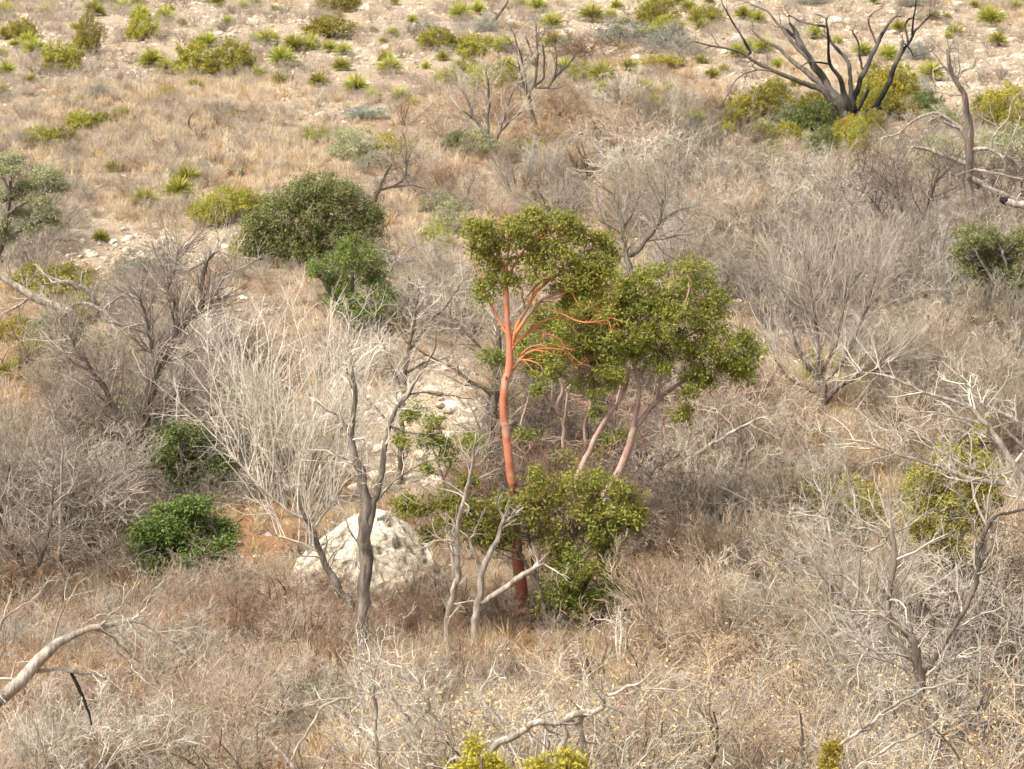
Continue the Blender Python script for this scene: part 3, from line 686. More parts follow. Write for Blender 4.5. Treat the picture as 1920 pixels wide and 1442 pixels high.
# --- small madrone sprigs left
T = Tree('madrone_sapling', 'sparse young madrone with small leaf tufts before the pale rock scree', 'tree', 52.5, (850, 1060), 5)
for a in ([(850,1060,9),(840,980,8),(832,900,7),(815,850,5),(790,800,4),(770,775,3)], [(832,900,5),(850,860,5),(870,830,4),(890,820,3)], [(822,860,4),(830,830,3),(835,800,2)]):
    T.limb(a, 'bark_pink', 'stem', k=6, ground=a[0][1] == 1060)
T.crown([(778,775,32,16),(812,795,24,16),(752,830,22,12),(820,832,34,14),(886,826,22,18),(795,820,18,12),(840,860,16,10),(800,880,16,8)], 'madrone_leaf', 'bark_pink', dens=.8)

# --- dead double-trunk tree
T = Tree('dead_tree', 'bare dead tree with two upright dark grey trunks in front of the white boulder', 'tree', 47.0, (678, 1200), 6)
T.limb([(678,1205,24),(678,1160,22),(682,1110,25),(685,1060,26),(687,1010,26),(684,960,24),(680,915,20),(672,880,19),(664,850,16),(660,820,14),(663,780,12),(666,740,10),(660,700,9),(656,662,5)], 'dead_grey', 'trunk', dy=.1, k=10, ground=True, rough=.14)
T.limb([(688,1000,18),(698,955,15),(706,920,14),(716,880,12),(722,840,11),(730,800,10),(736,775,9),(752,757,7),(768,740,6),(780,712,4),(795,690,3)], 'dead_grey', 'trunk', dy=.5, k=9, rough=.12)
for a in ([(664,850,6),(650,800,6),(636,780,4),(615,770,4),(590,752,3)], [(672,880,5),(650,860,4),(620,850,3),(600,870,2)], [(666,740,5),(655,715,4),(650,690,3)], [(730,800,5),(760,812,4),(800,815,3),(830,808,2)],
          [(768,740,4),(800,735,4),(850,742,3),(890,750,2)], [(706,940,5),(740,900,4),(790,870,3),(830,858,2)], [(795,690,4),(815,660,3),(820,620,2)], [(687,1030,6),(668,1015,4),(652,990,3),(645,960,2)]):
    T.limb(a, 'dead_grey', 'limb', k=6)
T.twigs('twig_white', 5, (.25, .8), (4, 3), maxr=.09)

# --- leaning pale tree whose white shoots fan out (left of the dead double trunk)
T = Tree('bare_tree', 'leafless tree leaning left with a wide fan of whitish shoots', 'tree', 48.8, (655, 1150), 7)
T.limb([(657,1150,17),(648,1125,17),(630,1090,15),(612,1065,14),(597,1035,13),(590,1005,12),(578,975,11),(562,945,9),(545,920,8)], 'dead_grey', 'trunk', dy=.2, k=9, ground=True, rough=.12)
for a in ([(590,1005,9),(583,960,8),(570,930,7),(562,890,6),(555,850,4)], [(578,975,8),(545,960,7),(510,930,6),(480,905,5),(450,870,4),(420,850,3)], [(545,920,7),(515,880,6),(490,840,5),(470,800,4)],
          [(562,945,6),(575,900,5),(600,860,4),(625,830,3)], [(597,1035,7),(570,1020,5),(540,1010,4),(520,1005,3)], [(590,990,6),(615,950,5),(650,900,4),(690,870,3)]):
    T.limb(a, 'twig_white', 'limb', k=6)
rg = T.rg; nS = 105
ua = rg.uniform(430, 640, nS); va = 900 - 55 * rg.random(nS) - np.abs(ua - 560) * .35
Pn = np.concatenate([p_ for p_ in T.allp[1:]] + [T.allp[0][-4:]]); S = Pn[rg.integers(0, len(Pn), nS)]; us, vs = proj(S)
ub = us + (us - 560) * .35 + rg.normal(0, 45, nS); vb = np.clip(vs - rg.uniform(130, 400, nS), 535 + np.abs(ub - 560) * .35 + 60 * rg.random(nS), None)
E = at(ub, vb, T.Y + rg.uniform(-1.2, 1.5, nS)); Dv = E - S; Lh = np.linalg.norm(Dv, axis=1)
b0 = shoots(S, Dv, Lh, .012, 10, .13, .03, .3, rg); mb = MB(); tubes(mb, b0[0], b0[1], 4, 0, rg)
b1 = kids(b0, 10, .15, 1, (18, 55), (.18, .4), .6, 5, .26, .05, .4, rg, rmin=.0055); tubes(mb, b1[0], b1[1], 3, 0, rg)
b2 = kids(b1, 3, .2, 1, (20, 50), (.3, .6), .6, 3, .2, .04, .4, rg, rmin=.003); tubes(mb, b2[0], b2[1], 3, 0, rg)
o = link('twigs', mb.mesh('twigs', ['twig_white'], origin=T.base), T.root); o['kind'] = 'stuff'
T.twigs('twig_white', 5, (.3, .9), (4, 3), up=.03)

# --- charred tree, upper right
yc = YG(1600, 235)
T = Tree('charred_tree', 'burnt leafless tree with black spreading limbs on the upper right slope', 'tree', yc, (1598, 236), 8)
T.limb([(1596,240,40),(1596,222,36),(1592,208,26)], 'char', 'trunk', dy=0, k=10, ground=True)
for a in ([(1588,222,18),(1570,195,15),(1545,172,13),(1515,158,11),(1490,150,9),(1460,138,8),(1430,125,7),(1405,106,6),(1380,93,5),(1340,88,4),(1303,78,3)],
          [(1407,98,6),(1395,75,5),(1375,45,4),(1362,22,3),(1352,0,2)], [(1450,133,4),(1425,130,4),(1395,138,3),(1375,155,3),(1364,178,3),(1345,203,2)],
          [(1590,215,18),(1560,180,15),(1530,150,13),(1500,125,10),(1478,108,8),(1460,90,7),(1435,77,6),(1418,66,5),(1411,58,4)],
          [(1590,210,18),(1560,170,16),(1535,135,15),(1518,110,15),(1503,85,14),(1490,66,12),(1483,50,9),(1481,44,4)],
          [(1520,118,8),(1500,95,8),(1478,68,7),(1458,42,6),(1440,20,4),(1415,12,3),(1404,5,3)],
          [(1490,70,8),(1478,58,7),(1466,50,4)],
          [(1600,225,18),(1590,198,14),(1580,175,12),(1578,150,10),(1566,136,8),(1555,122,7),(1554,95,6),(1553,70,5),(1549,35,4)],
          [(1602,205,13),(1595,180,10),(1594,145,8),(1592,118,8),(1578,98,7),(1560,82,6),(1552,66,5)],
          [(1551,51,5),(1530,47,4),(1500,41,3),(1485,30,3),(1474,30,2)], [(1555,120,4),(1535,118,4),(1515,115,3),(1500,128,2)],
          [(1602,215,15),(1598,188,12),(1610,160,11),(1622,128,10),(1638,98,9),(1652,68,8),(1662,48,6),(1680,30,4)],
          [(1616,128,5),(1611,100,5),(1611,80,4),(1602,65,4),(1598,57,3)], [(1642,80,4),(1632,55,4),(1626,35,3),(1640,20,2),(1655,15,2)],
          [(1615,222,13),(1640,205,12),(1655,180,11),(1668,150,10),(1682,120,9),(1690,95,8),(1693,76,7)],
          [(1686,108,7),(1704,82,6),(1714,60,5),(1730,42,4),(1746,27,3)], [(1702,80,5),(1696,52,4),(1700,35,4),(1710,34,3)], [(1710,66,5),(1712,40,4),(1717,12,3),(1718,0,2)],
          [(1693,80,4),(1708,90,3),(1712,105,2)], [(1612,225,14),(1632,210,12),(1652,202,8)], [(1610,205,7),(1618,190,7),(1628,170,7)]):
    T.limb(a, 'dead_dark' if a[-1][0] < 1420 and a[0][1] > 100 else 'char', 'limb', k=8, rough=.14)
T.twigs('dead_dark', 1.6, (.2, .7), (3, 2), maxr=.06, wob=.35, rmin=.004)

# --- snag at the right edge
ys = YG(1815, 470)
T = Tree('dead_tree', 'tall twisted grey snag with a crooked top near the right edge', 'tree', ys, (1812, 470), 9)
T.limb([(1812,475,24),(1815,430,22),(1813,380,20),(1816,330,19),(1815,280,18),(1819,235,16),(1814,200,13),(1803,170,11),(1792,150,10),(1782,130,9),(1780,110,8),(1777,92,6)], 'dead_grey', 'trunk', dy=0, k=10, ground=True, rough=.12)
for a in ([(1785,136,6),(1775,125,6),(1760,124,6),(1749,133,4)], [(1795,150,6),(1803,135,5),(1815,127,5),(1826,127,3)],
          [(1815,282,11),(1832,277,10),(1855,280,7),(1875,287,5),(1884,300,4),(1884,318,3)], [(1858,280,6),(1860,258,5),(1875,240,4),(1890,225,3),(1898,190,3),(1910,175,2)],
          [(1812,260,9),(1798,238,9),(1780,225,8),(1760,213,7),(1735,215,6),(1705,232,5),(1685,252,4),(1655,258,3)], [(1800,240,8),(1785,235,6),(1765,225,6)],
          [(1816,308,12),(1795,300,10),(1770,290,9),(1745,280,7),(1712,275,5)], [(1816,330,12),(1838,345,11),(1862,355,9),(1890,368,7),(1925,380,6)],
          [(1816,318,7),(1850,322,6),(1890,330,5),(1930,338,4)], [(1770,290,7),(1775,315,6),(1790,330,6)], [(1885,290,4),(1905,300,4),(1930,318,3)], [(1770,360,7),(1765,390,6),(1755,405,5)],
          [(1880,300,3),(1900,255,3),(1915,215,2)]):
    T.limb(a, 'dead_silver', 'limb', k=7, rough=.12)
T.twigs('twig_grey', 3.5, (.4, 1.3), (4, 3), maxr=.09, wob=.35)
T = Tree('broken_log', 'pale dead log with a black hollow broken end at the right edge', 'log', 66.0, (1960, 392, 1), 10)
T.limb([(1990,395,16),(1940,386,15),(1905,381,15),(1884,378,15)], 'dead_silver', 'limb', dy=.2, k=10, cap=False); T.limb([(1886,378,16),(1877,375,13)], 'black', 'hollow_end', dy=0, k=10)
T.limb([(1905,381,6),(1908,368,4),(1915,362,3)], 'dead_silver', 'limb', k=6)

# --- leaning dark tree on the left
T = Tree('dead_tree', 'dark shaggy tree leaning right with twiggy lower branches on the left side', 'tree', YG(255, 908), (258, 900), 11)
T.limb([(252,905,32),(256,870,30),(264,820,28),(273,770,25),(285,720,24),(297,680,22),(318,645,19),(340,610,16),(362,585,13),(385,565,11)], 'dead_dark', 'trunk', dy=.3, k=10, ground=True, rough=.16)
for a in ([(385,565,13),(395,548,16),(405,530,18),(415,515,17),(424,512,12)],): T.limb(a, 'dead_silver', 'broken_stub', k=8)
for a in ([(380,565,9),(378,540,9),(382,515,9),(384,495,9),(392,482,8),(410,470,4)], [(386,490,6),(370,498,5),(353,508,3)], [(340,610,8),(325,600,7),(323,585,5),(330,560,6),(313,555,6),(318,530,7),(330,495,6),(335,470,5)],
          [(258,850,17),(235,800,14),(213,768,12),(200,740,11),(188,720,10),(176,698,8),(162,680,6),(148,662,5),(130,630,3)], [(264,850,15),(278,820,13),(300,800,12),(330,792,11),(370,793,9),(385,787,8),(405,772,5),(430,765,3)],
          [(290,700,12),(286,660,11),(284,640,9),(275,600,6),(262,560,4)], [(300,770,6),(335,735,5),(370,715,3)], [(240,830,9),(180,800,7),(130,780,4)], [(250,860,8),(200,850,6),(140,830,4)]):
    T.limb(a, 'dead_dark', 'limb', k=7, rough=.14)
T.twigs('twig_dark', 9, (.5, 1.5), (6, 5), ang=(20, 60), up=.08, wob=.16, only=list(range(4, 11)) + [0]); T.twigs('twig_grey', 7, (.4, 1.3), (5, 4), up=.07, wob=.18, part='twigs')
# --- fallen pale trunk upper left
T = Tree('fallen_tree', 'fallen pale grey trunk arching over dry brush at the left edge', 'log', YG(132, 655), (132, 640), 12)
T.limb([(132,650,14),(138,620,12),(135,592,16),(108,572,17),(80,562,16),(55,553,16),(30,538,14),(5,520,13),(-40,500,12)], 'dead_silver', 'trunk', dy=.5, k=9, ground=True, rough=.12)
for a in ([(182,600,11),(181,575,12),(178,555,13),(160,543,12),(140,533,12),(118,527,11),(99,530,6)], [(100,660,4),(104,630,5),(112,600,6),(128,578,7),(150,567,7),(172,572,7),(200,590,6),(235,615,5),(270,640,4),(300,640,3)],
          [(60,555,6),(30,575,5),(0,590,4)], [(30,538,6),(18,520,5),(10,505,4)], [(200,572,4),(230,552,4),(260,540,4),(300,552,3)]):
    T.limb(a, 'dead_silver', 'limb', k=7, rough=.12)
T.twigs('twig_grey', 4, (.3, 1.1), (5, 3), up=.05)

# --- silver log bottom left
T = Tree('fallen_branch', 'thick silvery dead branch arching up from the lower left corner', 'branch', 29.5, (-60, 1400), 13)
T.limb([(-70,1350,40),(-30,1325,34),(0,1308,30),(25,1283,28),(50,1258,26),(70,1236,25),(92,1214,25),(112,1200,21),(130,1192,14),(150,1184,13),(160,1176,14),(172,1172,14),(195,1170,13),(220,1162,10),(245,1162,8),(265,1165,7),(282,1172,6),(305,1190,4),(335,1220,3)], 'dead_silver', 'trunk', dy=.3, k=12, ground=True, rough=.1)
for a in ([(165,1176,9),(190,1182,8),(208,1190,7),(225,1210,6),(248,1228,5),(262,1242,4),(270,1255,3)], [(45,1262,10),(62,1258,9),(85,1256,8),(110,1254,8),(130,1260,8),(150,1262,7),(175,1264,6),(200,1272,4)], [(98,1204,5),(106,1180,5),(112,1162,4),(118,1140,3),(122,1125,2)],
          [(196,1168,7),(198,1155,6),(208,1150,4),(222,1153,3),(238,1160,3)], [(198,1153,5),(188,1150,4),(176,1157,3),(180,1165,2)], [(258,1160,3),(265,1140,3),(277,1120,3),(290,1103,2)], [(210,1150,3),(228,1135,3),(238,1115,2),(248,1105,2)],
          [(30,1275,8),(15,1272,6),(0,1272,6)], [(22,1270,5),(27,1255,4),(28,1243,3)],[(245,1165,3),(262,1195,3),(270,1215,2)],[(215,1170,4),(232,1200,3),(245,1240,3),(252,1262,2)]):
    T.limb(a, 'dead_silver', 'limb', k=8)
T.limb([(134,1262,8),(142,1280,8),(152,1298,8),(158,1315,7),(168,1340,5),(172,1360,3)], 'black', 'charred_limb', k=7)
T.limb([(-20,1205,8),(0,1185,7),(4,1165,6),(15,1152,5),(35,1142,4),(50,1130,3),(62,1128,2)], 'dead_silver', 'limb', k=7)
T.twigs('twig_white', 3, (.15, .5), (3, 2), maxr=.04)

# --- white dead branches bottom centre
T = Tree('dead_branch', 'forked bleached white dead branches poking up in the lower middle brush', 'branch', 28.5, (705, 1400), 14)
T.limb([(712,1460,9),(706,1400,8),(702,1340,8),(700,1300,8),(699,1275,7),(694,1250,6),(682,1232,4),(672,1213,3)], 'dead_silver', 'trunk', dy=.1, k=8, ground=True)
for a in ([(700,1270,5),(706,1245,4),(716,1220,3),(720,1198,2)], [(712,1420,7),(690,1380,7),(660,1350,6),(640,1330,5),(600,1310,4)], [(790,1375,8),(775,1358,7),(760,1338,7),(745,1318,6),(728,1300,6),(712,1284,5)], [(805,1330,7),(802,1305,7),(790,1290,8),(775,1278,7),(765,1265,6),(755,1250,5),(747,1232,4),(745,1220,3)],
          [(790,1288,6),(784,1270,5),(780,1255,4)], [(702,1300,5),(675,1290,4),(655,1285,3)], [(697,1260,3),(680,1262,3),(665,1240,2)], [(700,1250,3),(725,1240,3),(745,1230,2)]):
    T.limb(a, 'dead_silver', 'limb', k=7)
T.twigs('twig_white', 6, (.15, .55), (3, 2), ang=(30, 70))
T = Tree('dead_branch', 'short bleached dead branch lying at the lower edge left of centre', 'branch', 27.5, (560, 1470), 15)
T.limb([(580,1470,10),(555,1442,9),(545,1430,9),(525,1408,9),(508,1392,7),(494,1376,4)], 'dead_silver', 'trunk', dy=.1, k=8, ground=True)
T.limb([(545,1430,5),(560,1400,5),(600,1330,5),(640,1308,6),(665,1308,4)], 'dead_silver', 'limb', k=7); T.limb([(640,1308,4),(600,1315,4),(570,1325,3)], 'dead_silver', 'limb', k=7)
# --- curvy branch bottom
T = Tree('dead_branch', 'thick curving grey dead branch with a drooping fork at the bottom centre', 'branch', 27.5, (850, 1470), 16)
T.limb([(800,1470,9),(840,1440,9),(880,1428,11),(912,1415,14),(935,1395,15),(962,1378,15),(985,1366,13),(1000,1355,13),(1025,1354,13),(1050,1354,13),(1068,1345,14),(1085,1336,15),(1100,1338,14),(1118,1335,10),(1134,1326,10),(1132,1312,9),(1128,1300,8),(1150,1300,8),(1168,1290,7),(1180,1286,6),(1198,1284,5),(1215,1268,4),(1228,1254,3)], 'dead_silver', 'trunk', dy=.2, k=11, ground=True, rough=.12)
for a in ([(1060,1350,13),(1057,1368,13),(1060,1385,13),(1052,1405,12),(1047,1425,10),(1035,1445,6)], [(1090,1338,10),(1091,1360,10),(1090,1380,9),(1092,1410,7)], [(1130,1320,7),(1150,1325,6),(1168,1335,6),(1185,1350,4)], [(1195,1287,4),(1220,1288,4),(1245,1289,3),(1262,1294,2)],
          [(880,1428,7),(860,1418,6),(845,1425,5),(835,1440,4)], [(1130,1305,5),(1128,1285,4),(1126,1270,3)],[(1065,1345,5),(1085,1360,5),(1098,1385,4),(1100,1420,3)]):
    T.limb(a, 'dead_silver', 'limb', k=8, rough=.12)
T.twigs('twig_white', 3, (.1, .4), (3, 2), maxr=.05)

# --- right foreground dead tree
T = Tree('dead_tree', 'dead tree with a dark crooked trunk and broken stubs in the right foreground', 'tree', 33.5, (1740, 1480), 17)
T.limb([(1738,1480,27),(1733,1430,26),(1738,1380,24),(1730,1330,23),(1725,1290,22),(1722,1250,20),(1715,1215,18),(1708,1190,15)], 'dead_dark', 'trunk', dy=.1, k=11, ground=True, rough=.16)
T.limb([(1712,1205,15),(1695,1180,14),(1675,1168,14),(1664,1155,14),(1664,1140,13),(1667,1126,12)], 'dead_grey', 'broken_stub', k=9); T.limb([(1667,1128,12),(1668,1118,8)], 'black', 'hollow_end', dy=0, k=9)
for a in ([(1722,1250,13),(1690,1215,13),(1662,1180,13),(1645,1155,12),(1630,1130,11),(1617,1114,9),(1598,1092,6),(1580,1078,5),(1555,1076,4),(1540,1060,4),(1530,1040,3)],
          [(1650,1006,6),(1635,995,6),(1618,989,5),(1600,992,5),(1580,985,4),(1560,972,4),(1535,960,4),(1512,940,3)], [(1664,1008,5),(1648,1028,5),(1630,1036,5),(1605,1028,4),(1585,1010,3),(1570,998,3)],
          [(1730,1300,9),(1705,1260,9),(1660,1235,8),(1620,1210,7),(1590,1190,5),(1560,1165,3)]):
    T.limb(a, 'dead_silver', 'limb', k=8)
T.limb([(1668,1110,10),(1672,1080,12),(1677,1055,14),(1677,1030,13),(1674,1008,12),(1671,990,10)], 'dead_dark', 'broken_stub', k=9)
T.limb([(1730,1270,10),(1762,1222,9),(1788,1178,9),(1812,1140,10),(1828,1100,11),(1833,1065,12),(1832,1035,11),(1843,1005,9),(1856,980,9),(1872,965,8),(1895,958,6),(1935,952,5)], 'dead_dark', 'limb', dy=.4, k=10, rough=.14)
T.limb([(1835,1060,4),(1850,1010,7),(1862,985,6)], 'dead_silver', 'limb', k=7)
T.twigs('twig_grey', 5, (.3, 1.0), (4, 4), maxr=.07)
T = Tree('bare_branch', 'long thin grey branch slanting up across the lower right brush', 'branch', 28.0, (1530, 1470), 18)
T.limb([(1510,1470,9),(1535,1435,9),(1560,1408,8),(1600,1378,8),(1640,1350,7),(1680,1318,7),(1720,1298,6),(1780,1280,4),(1825,1255,3)], 'dead_silver', 'limb', dy=.6, k=8, ground=True)
for a in ([(1560,1408,4),(1548,1380,4),(1556,1350,3)], [(1600,1378,4),(1620,1370,3),(1645,1372,3)]): T.limb(a, 'dead_silver', 'limb', k=6)
T.twigs('twig_white', 2.5, (.2, .6), (3,), maxr=.03)
T = Tree('bare_branch', 'thinner pale branch slanting up just below the long one, lower right', 'branch', 27.0, (1590, 1490), 19)
T.limb([(1575,1470,6),(1610,1435,6),(1660,1405,6),(1700,1385,5),(1740,1368,4),(1765,1345,3)], 'dead_silver', 'limb', dy=.4, k=7, ground=True)
T.twigs('twig_white', 2.5, (.2, .5), (3,), maxr=.03)

# --- big white limbs from the right edge
T = Tree('bare_tree', 'leafless tree outside the right edge reaching in with long bleached limbs', 'tree', 37.0, (1990, 1180), 20)
T.limb([(1990,1230,40),(1985,1150,38),(1972,1060,32),(1962,1000,26),(1950,940,22)], 'dead_silver', 'trunk', dy=0, k=10, ground=True)
for a in ([(1955,950,18),(1925,905,15),(1905,880,14),(1885,845,12),(1868,815,11),(1850,795,10),(1825,770,9),(1800,755,8),(1770,745,7),(1740,740,6),(1710,725,6),(1680,710,5),(1650,700,4),(1612,697,3)],
          [(1955,960,15),(1925,930,14),(1890,908,13),(1860,902,12),(1830,900,11),(1800,888,10),(1770,880,9),(1735,866,8),(1705,858,7),(1675,850,7),(1640,835,6),(1600,825,4)],
          [(1950,860,9),(1925,810,9),(1900,783,8),(1870,772,7),(1850,755,6),(1830,740,5),(1810,720,4)], [(1930,850,7),(1905,825,7),(1880,800,6),(1855,775,4),(1840,755,3)],
          [(1850,797,6),(1825,788,5),(1790,780,5),(1760,775,4),(1720,772,3)], [(1870,830,6),(1840,810,5),(1815,795,4),(1780,785,3)], [(1780,884,5),(1790,860,5),(1780,830,4)], [(1735,866,4),(1720,850,3),(1690,820,3)],
          [(1890,908,8),(1840,885,7),(1810,875,6),(1770,850,5),(1730,830,4),(1690,822,3)], [(1905,882,5),(1880,890,5),(1850,893,4),(1810,905,3)],[(1860,1010,6),(1830,940,6),(1815,880,4)]):
    T.limb(a, 'dead_silver', 'limb', k=8, rough=.06)
T.twigs('twig_white', 4.5, (.25, .9), (4, 3), maxr=.08, ang=(25, 75))

# --- slim trees on the far side
def small_tree(name, look, base, limbs, mat, seed, tw=None, twm='twig_grey', Y=None, trunk_first=True, **kw):
    T = Tree(name, look, 'tree', Y or YG(base[0], base[1]), base, seed)
    for i, a in enumerate(limbs): T.limb(a, mat, 'trunk' if i == 0 else 'limb', k=7, ground=i == 0, rough=.12)
    if tw: T.twigs(twm, *tw, **kw)
    return T
small_tree('bare_tree', 'small leafless tree with a forked grey top left of the upper centre', (930, 298),
    [[(928,300,10),(925,280,10),(915,258,8),(898,235,7),(882,208,6),(876,182,5),(866,165,3)], [(925,275,8),(935,250,7),(944,228,6),(950,200,5),(962,172,4),(978,135,3)], [(917,260,6),(915,225,5),(917,190,5),(916,155,4),(910,130,3)],
     [(935,250,5),(955,228,4),(980,208,3)], [(895,232,4),(880,215,4),(868,208,3)]], 'dead_grey', 21, (6, (.3, 1.3), (5, 4)), up=.08, wob=.15, ang=(15, 50), maxr=.07)
small_tree('dead_tree', 'thin dark dead tree with many upright poles at the upper centre', (1003, 240),
    [[(1005,245,10),(1000,215,9),(992,185,8),(984,162,7),(976,135,5),(970,100,4),(955,75,3)], [(992,172,6),(1005,150,6),(1008,110,5),(1006,70,4),(1005,45,3)], [(1003,160,5),(1020,150,4),(1021,110,4),(1018,85,3)], [(988,165,4),(978,105,4),(965,70,3)],
     [(1005,165,5),(1030,165,5),(1043,135,4),(1044,100,3)], [(1008,120,4),(995,95,3),(985,70,3)], [(1030,160,4),(1055,130,4),(1078,108,3)]], 'dead_dark', 22, (4, (.3, 1.0), (4, 3)), twm='twig_dark', up=.05, maxr=.06)
small_tree('dead_branch', 'single crooked dead stem at the top edge near the centre', (915, 56), [[(915,58,6),(922,42,6),(935,30,6),(946,15,5),(952,0,4),(955,-20,3)], [(935,30,4),(925,22,3),(915,18,2)]], 'dead_grey', 23, (2, (.3, .8), (2,)), maxr=.1)
small_tree('dead_branch', 'tiny black dead twig standing in the straw grass of the left slope', (362, 252), [[(366,255,4),(358,243,4),(352,232,4),(355,218,3),(362,212,2)], [(358,243,3),(366,232,2)]], 'dead_dark', 24)
small_tree('bare_tree', 'grey leafless tree with a dense twiggy top above the right madrone', (1188, 620),
    [[(1190,625,16),(1187,560,15),(1184,515,14),(1180,490,12),(1172,465,9),(1168,430,7),(1160,395,5),(1150,360,3)], [(1182,480,9),(1200,465,9),(1216,448,8),(1230,430,7),(1240,405,6),(1242,375,4)], [(1235,420,5),(1258,400,5),(1285,390,3)],
     [(1170,440,5),(1145,425,4),(1125,415,3)], [(1212,452,5),(1245,448,5),(1275,440,3)], [(1168,430,5),(1190,395,4),(1200,360,3)]], 'dead_grey', 25, (8, (.5, 1.6), (6, 4)), Y=YG(1190, 630), up=.05, wob=.2, maxr=.1)
small_tree('bare_tree', 'leafless spreading tree with fine grey-brown twigs right of the madrone crowns', (1540, 770),
    [[(1538,775,16),(1542,740,14),(1538,700,12),(1535,650,9),(1528,600,7),(1520,540,5),(1515,490,3)], [(1540,760,12),(1560,735,10),(1595,712,8),(1630,700,5),(1660,680,3)], [(1540,720,9),(1572,690,8),(1600,640,7),(1625,580,5),(1640,520,3)],
     [(1538,720,9),(1510,680,8),(1490,640,7),(1478,590,5),(1470,540,3)], [(1540,700,7),(1570,640,6),(1580,580,5),(1590,510,3)], [(1535,740,7),(1480,710,6),(1450,670,4)]], 'dead_grey', 26, (9, (.6, 2.0), (6, 5)), Y=YG(1538, 780), up=.09, wob=.14, ang=(15, 45))
small_tree('bare_tree', 'twiggy leafless tree in the brush below the tall grey snag', (1700, 500),
    [[(1690,510,12),(1695,470,11),(1700,430,9),(1690,390,7),(1680,340,5),(1675,300,3)], [(1698,460,8),(1725,420,7),(1745,370,5),(1760,320,3)], [(1697,450,7),(1665,420,6),(1640,380,4)]], 'dead_dark', 27, (7, (.6, 1.8), (6, 4)), twm='twig_dark', up=.07, wob=.18)
small_tree('dead_pole', 'pale broken dead post standing by orange soil at the right', (1762, 590), [[(1760,592,12),(1762,560,11),(1763,525,11),(1764,500,9)]], 'twig_tan', 28)
small_tree('dead_tree', 'slender pale grey dead trunk with bare side twigs left of the orange trunk', (845, 1150),
    [[(838,1160,13),(850,1110,13),(860,1075,13),(856,1045,12),(855,1010,11),(863,965,10),(874,925,9),(884,890,7),(888,850,5),(892,815,3)], [(855,1015,6),(835,1012,5),(812,1015,4),(790,1028,3),(775,1040,2)], [(872,930,4),(850,910,3),(825,900,2)], [(886,880,3),(905,865,3),(915,850,2)], [(856,1045,5),(842,1030,4),(838,1005,3)]],
    'dead_silver', 29, (4, (.25, .8), (4, 3)), Y=47.0, maxr=.06)
small_tree('dead_tree', 'pair of leaning grey dead stems at the foot of the low madrone sprouts', (900, 1150),
    [[(890,1160,15),(898,1110,15),(905,1070,14),(920,1035,12),(935,1005,10),(945,970,8)], [(905,1130,12),(935,1110,12),(960,1092,13),(985,1075,12),(1005,1062,9),(1020,1058,6)], [(905,1070,8),(888,1040,8),(880,1010,5)]], 'dead_silver', 30, (4, (.2, .7), (3, 3)), Y=46.8, maxr=.05)
small_tree('dead_tree', 'dark shaggy trunk of a dead tree behind the orange madrone trunk', (900, 930),
    [[(895,935,34),(903,880,30),(910,830,28),(920,780,26),(930,720,22),(938,660,16),(935,610,8)], [(905,860,16),(925,800,14),(950,740,10)], [(925,740,10),(890,720,8),(850,690,6),(800,665,4),(760,640,3)], [(930,700,8),(900,650,7),(870,620,5),(840,590,3)]], 'dead_dark', 31, (10, (.4, 1.3), (5, 4)), twm='twig_pink', Y=YG(895, 940), wob=.3)
small_tree('bare_tree', 'grey leafless tree with fine weeping twigs behind the dead double trunk', (745, 900),
    [[(748,905,13),(752,850,12),(755,780,10),(760,700,9),(770,640,7),(780,590,5),(785,540,3)], [(757,740,7),(735,690,6),(715,640,5),(700,590,3)], [(765,660,7),(800,610,6),(840,570,5),(865,530,3)], [(752,820,6),(710,770,5),(680,740,3)], [(760,700,6),(800,680,5),(840,670,3)]],
    'dead_grey', 32, (6, (.4, 1.1), (5, 4)), Y=YG(748, 910), wob=.28, up=.02)
small_tree('dead_tree', 'small dead tree with drooping dark twigs right of the olive dome shrub', (700, 400),
    [[(695,402,10),(705,370,9),(712,350,8),(725,325,6),(735,305,4)], [(708,358,6),(740,350,5),(760,335,4),(765,300,3)], [(740,350,5),(775,345,4),(800,355,3)], [(760,335,4),(762,270,3),(755,245,2)]], 'dead_dark', 33, (6, (.4, 1.2), (5, 4)), twm='twig_dark', up=.0, wob=.3)
small_tree('dead_branch', 'fallen grey trunk slanting through the brush right of the low madrone', (1290, 860),
    [[(1165,960,13),(1200,925,12),(1240,895,11),(1290,862,10),(1340,830,8),(1390,800,6),(1430,782,4)], [(1340,830,5),(1348,800,4),(1345,770,3)], [(1390,800,4),(1405,830,3),(1410,850,2)], [(1270,875,4),(1262,840,3),(1240,810,3)]], 'dead_silver', 34, (5, (.3, 1.0), (4, 4)), Y=YG(1165, 965))
small_tree('bare_tree', 'bare forked shrub-tree with white twig tips low at the right', (1630, 1250),
    [[(1625,1255,12),(1600,1180,10),(1580,1100,8),(1560,1020,7),(1545,950,5),(1540,880,3)], [(1595,1170,8),(1610,1090,7),(1615,1010,5),(1600,930,4),(1585,860,3)], [(1590,1130,7),(1540,1080,6),(1500,1020,4),(1480,970,3)], [(1600,1180,6),(1650,1120,5),(1680,1060,4),(1700,980,3)]], 'dead_silver', 35, (7, (.4, 1.3), (5, 4)), twm='twig_white', Y=40.0, wob=.22, up=.06)
small_tree('bare_tree', 'grey leafless tree with a small forked base at the left edge', (60, 1120),
    [[(60,1125,14),(50,1080,12),(30,1040,10),(10,1000,8),(-10,950,5)], [(55,1090,9),(80,1040,8),(95,980,6),(100,900,4)], [(50,1080,8),(40,1040,7),(20,1010,6),(5,990,4)]], 'dead_grey', 36, (7, (.5, 1.4), (5, 4)), Y=YG(60, 1130), up=.06)
